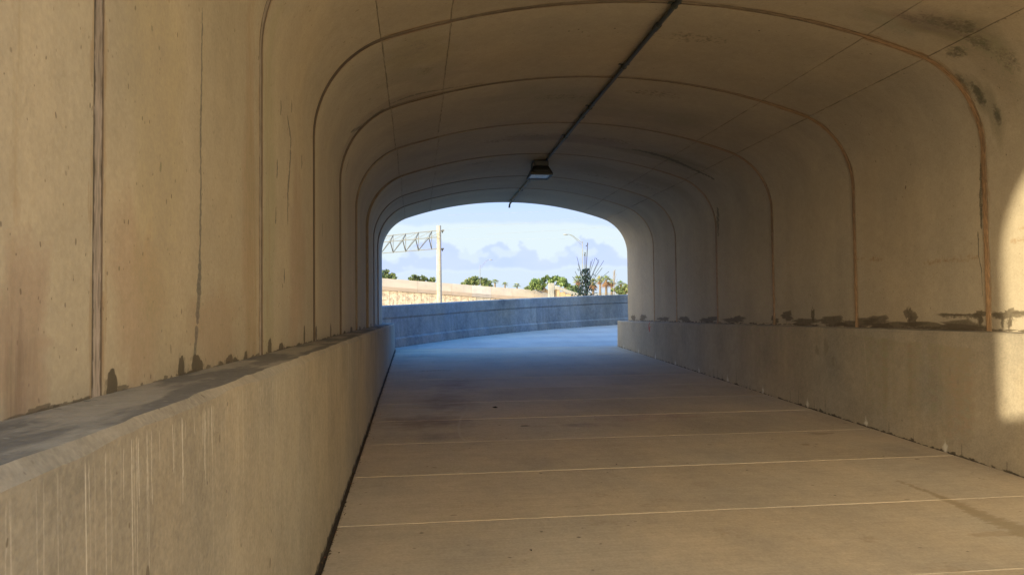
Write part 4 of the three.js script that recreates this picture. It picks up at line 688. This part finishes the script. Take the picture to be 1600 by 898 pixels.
{ // young tree just behind the barrier: upright bare stems, large dark leaves low down
  const D = 33, f = at(915, 462, D), o = base('young_tree', V(f.x, -0.2, f.z)), rel = (x, y, z = 0) => at(x, y, D).sub(o.position).add(V(0, 0, z)); tag(o, 'young tree behind the barrier with dark leaves below and thin bare stems above', 'tree');
  const stem = (pts, r0) => new THREE.TubeGeometry(new THREE.CatmullRomCurve3(pts), 16, r0, 5), stems = [], r = rng(3);
  const tips = [[914, 394, 0], [917.5, 379, 0.1], [903, 401, -0.2], [901, 412, 0.3], [925, 405, 0.1], [932, 402, -0.2], [934, 406, 0.2], [937, 408, -0.1], [941, 407.5, 0.3], [921, 408, 0.3], [943, 418, -0.2], [897, 424, 0.2], [949, 424, 0.3], [895, 432, -0.1]];
  const baseP = V(0, 0, 0);
  for (const [x, y, z] of tips) { const t = rel(x, y, z), m = rel(mixN(915, x, 0.42) + (r() - 0.5), mixN(462, y, 0.52), z * 0.5), k = x > 915 ? 914 : 916; stems.push(stem([baseP.clone(), rel(mixN(915, x, 0.12), 455), m, t], x === 914 || x === 917.5 ? 0.016 : 0.009)); }
  part('trunk', mergeGeometries(stems), plain([0.05, 0.045, 0.045], 0.9), o);
  const col = [[0.022, 0.055, 0.045], [0.03, 0.07, 0.05], [0.018, 0.04, 0.036]];
  const g1 = leaves(430, 12, (q) => { const t = q(), y = mixN(466, 420, Math.pow(t, 0.85)), w = mixN(32, 6, Math.pow(t, 0.5)); return rel(915 + (q() + q() - 1) * w, y, (q() - 0.5) * 0.5); }, 0.115, col);
  const buds = []; for (const [x, y] of [[914, 395], [913.5, 398], [902.5, 420], [919, 421], [904, 422], [932, 403.5], [933.5, 406], [916, 383], [918, 380], [927, 428], [896, 433], [930, 430]]) buds.push(leaves(5, x | 0, (q) => rel(x + q() * 1.2, y + q() * 1.4, 0), 0.06, col));
  part('foliage', mergeGeometries([g1, ...buds]), leafMat, o);
}
{ // bare sapling
  const D = 52, f = at(960, 462, D), o = base('bare_sapling', V(f.x, -0.5, f.z)), rel = (x, y) => at(x, y, D).sub(o.position), t = (p, r) => new THREE.TubeGeometry(new THREE.CatmullRomCurve3(p), 12, r, 5); tag(o, 'leafless grey sapling between the palms near the right side of the arch', 'tree');
  part('trunk', t([V(0, 0, 0), rel(959.6, 445), rel(960, 422)], 0.03), bark, o);
  part('twigs', mergeGeometries([[958, 424, 440], [963, 428, 442], [962, 421, 434], [957.5, 432, 446], [965, 436, 447]].map(([x, y, b]) => t([rel(959.8, b), rel((x + 960) / 2, (y + b) / 2 - 1), rel(x, y)], 0.011))), bark, o);
}
// ---------------------------------------------------------------- litter
{
  const r = rng(88), m4 = new THREE.Matrix4(), q = new THREE.Quaternion(), e = new THREE.Euler(), c = new THREE.Color();
  const lg = new THREE.BufferGeometry(); lg.setAttribute('position', new THREE.Float32BufferAttribute([-0.5, 0, 0, 0, 0.12, 0.25, 0.5, 0.02, 0, 0, 0.1, -0.25, 0, -0.03, 0], 3)); lg.setIndex([0, 1, 4, 1, 2, 4, 2, 3, 4, 3, 0, 4]); lg.computeVertexNormals();
  const N = 1500, im = new THREE.InstancedMesh(lg, new THREE.MeshStandardMaterial({ roughness: 0.95, side: THREE.DoubleSide }), N); im.name = 'leaf_litter'; im.castShadow = im.receiveShadow = true;
  for (let i = 0; i < N; i++) {
    const left = r() < 0.6, z = -0.8 - 16.4 * Math.pow(r(), 1.4), off = 0.035 * r() + (r() < 0.1 ? 0.06 * r() : 0), x = left ? -0.525 + off : faceR(z) + 0.02 - off, s = 0.008 + 0.022 * r() * r();
    m4.compose(V(x, -0.002 + 0.006 * r(), z), q.setFromEuler(e.set((r() - 0.5) * 1.2, r() * 6.3, (r() - 0.5) * 1.2)), V(s, s, s)); im.setMatrixAt(i, m4);
    const t = r(); im.setColorAt(i, t < 0.08 ? c.setRGB(0.22, 0.06, 0.03) : t < 0.3 ? c.setRGB(0.16, 0.10, 0.05) : c.setRGB(0.045, 0.032, 0.02));
  }
  scene.add(im); tag(im, 'dark leaf crumbs and dirt along the foot of both low walls', 'litter', null, 'stuff');
  const leaf = (x, z, s, col, label) => { const o = part('fallen_leaf', lg, plain(col, 0.95, { side: THREE.DoubleSide }), scene); o.position.set(x, 0.004, z); o.scale.set(s, s * 1.3, s); o.rotation.y = x * 3; tag(o, label, 'leaf'); };
  leaf(0.92, -9.12, 0.085, [0.012, 0.01, 0.01], 'black curled leaf alone on the path left of centre');
  leaf(-0.44, -8.85, 0.04, [0.25, 0.03, 0.02], 'tiny red leaf at the foot of the left low wall');
  leaf(1.62, -6.1, 0.035, [0.03, 0.022, 0.015], 'small dark leaf crumb near the middle of the path');
  leaf(0.62, -4.2, 0.03, [0.03, 0.02, 0.012], 'small dark crumb close by on the left of the path');
}

// ---------------------------------------------------------------- render
const renderer = new THREE.WebGLRenderer({ antialias: true });
renderer.setSize(1024, 574);
renderer.toneMapping = THREE.LinearToneMapping;
renderer.toneMappingExposure = EXPOSURE;
renderer.shadowMap.enabled = true;
renderer.shadowMap.type = THREE.PCFSoftShadowMap;
renderer.render(scene, camera);
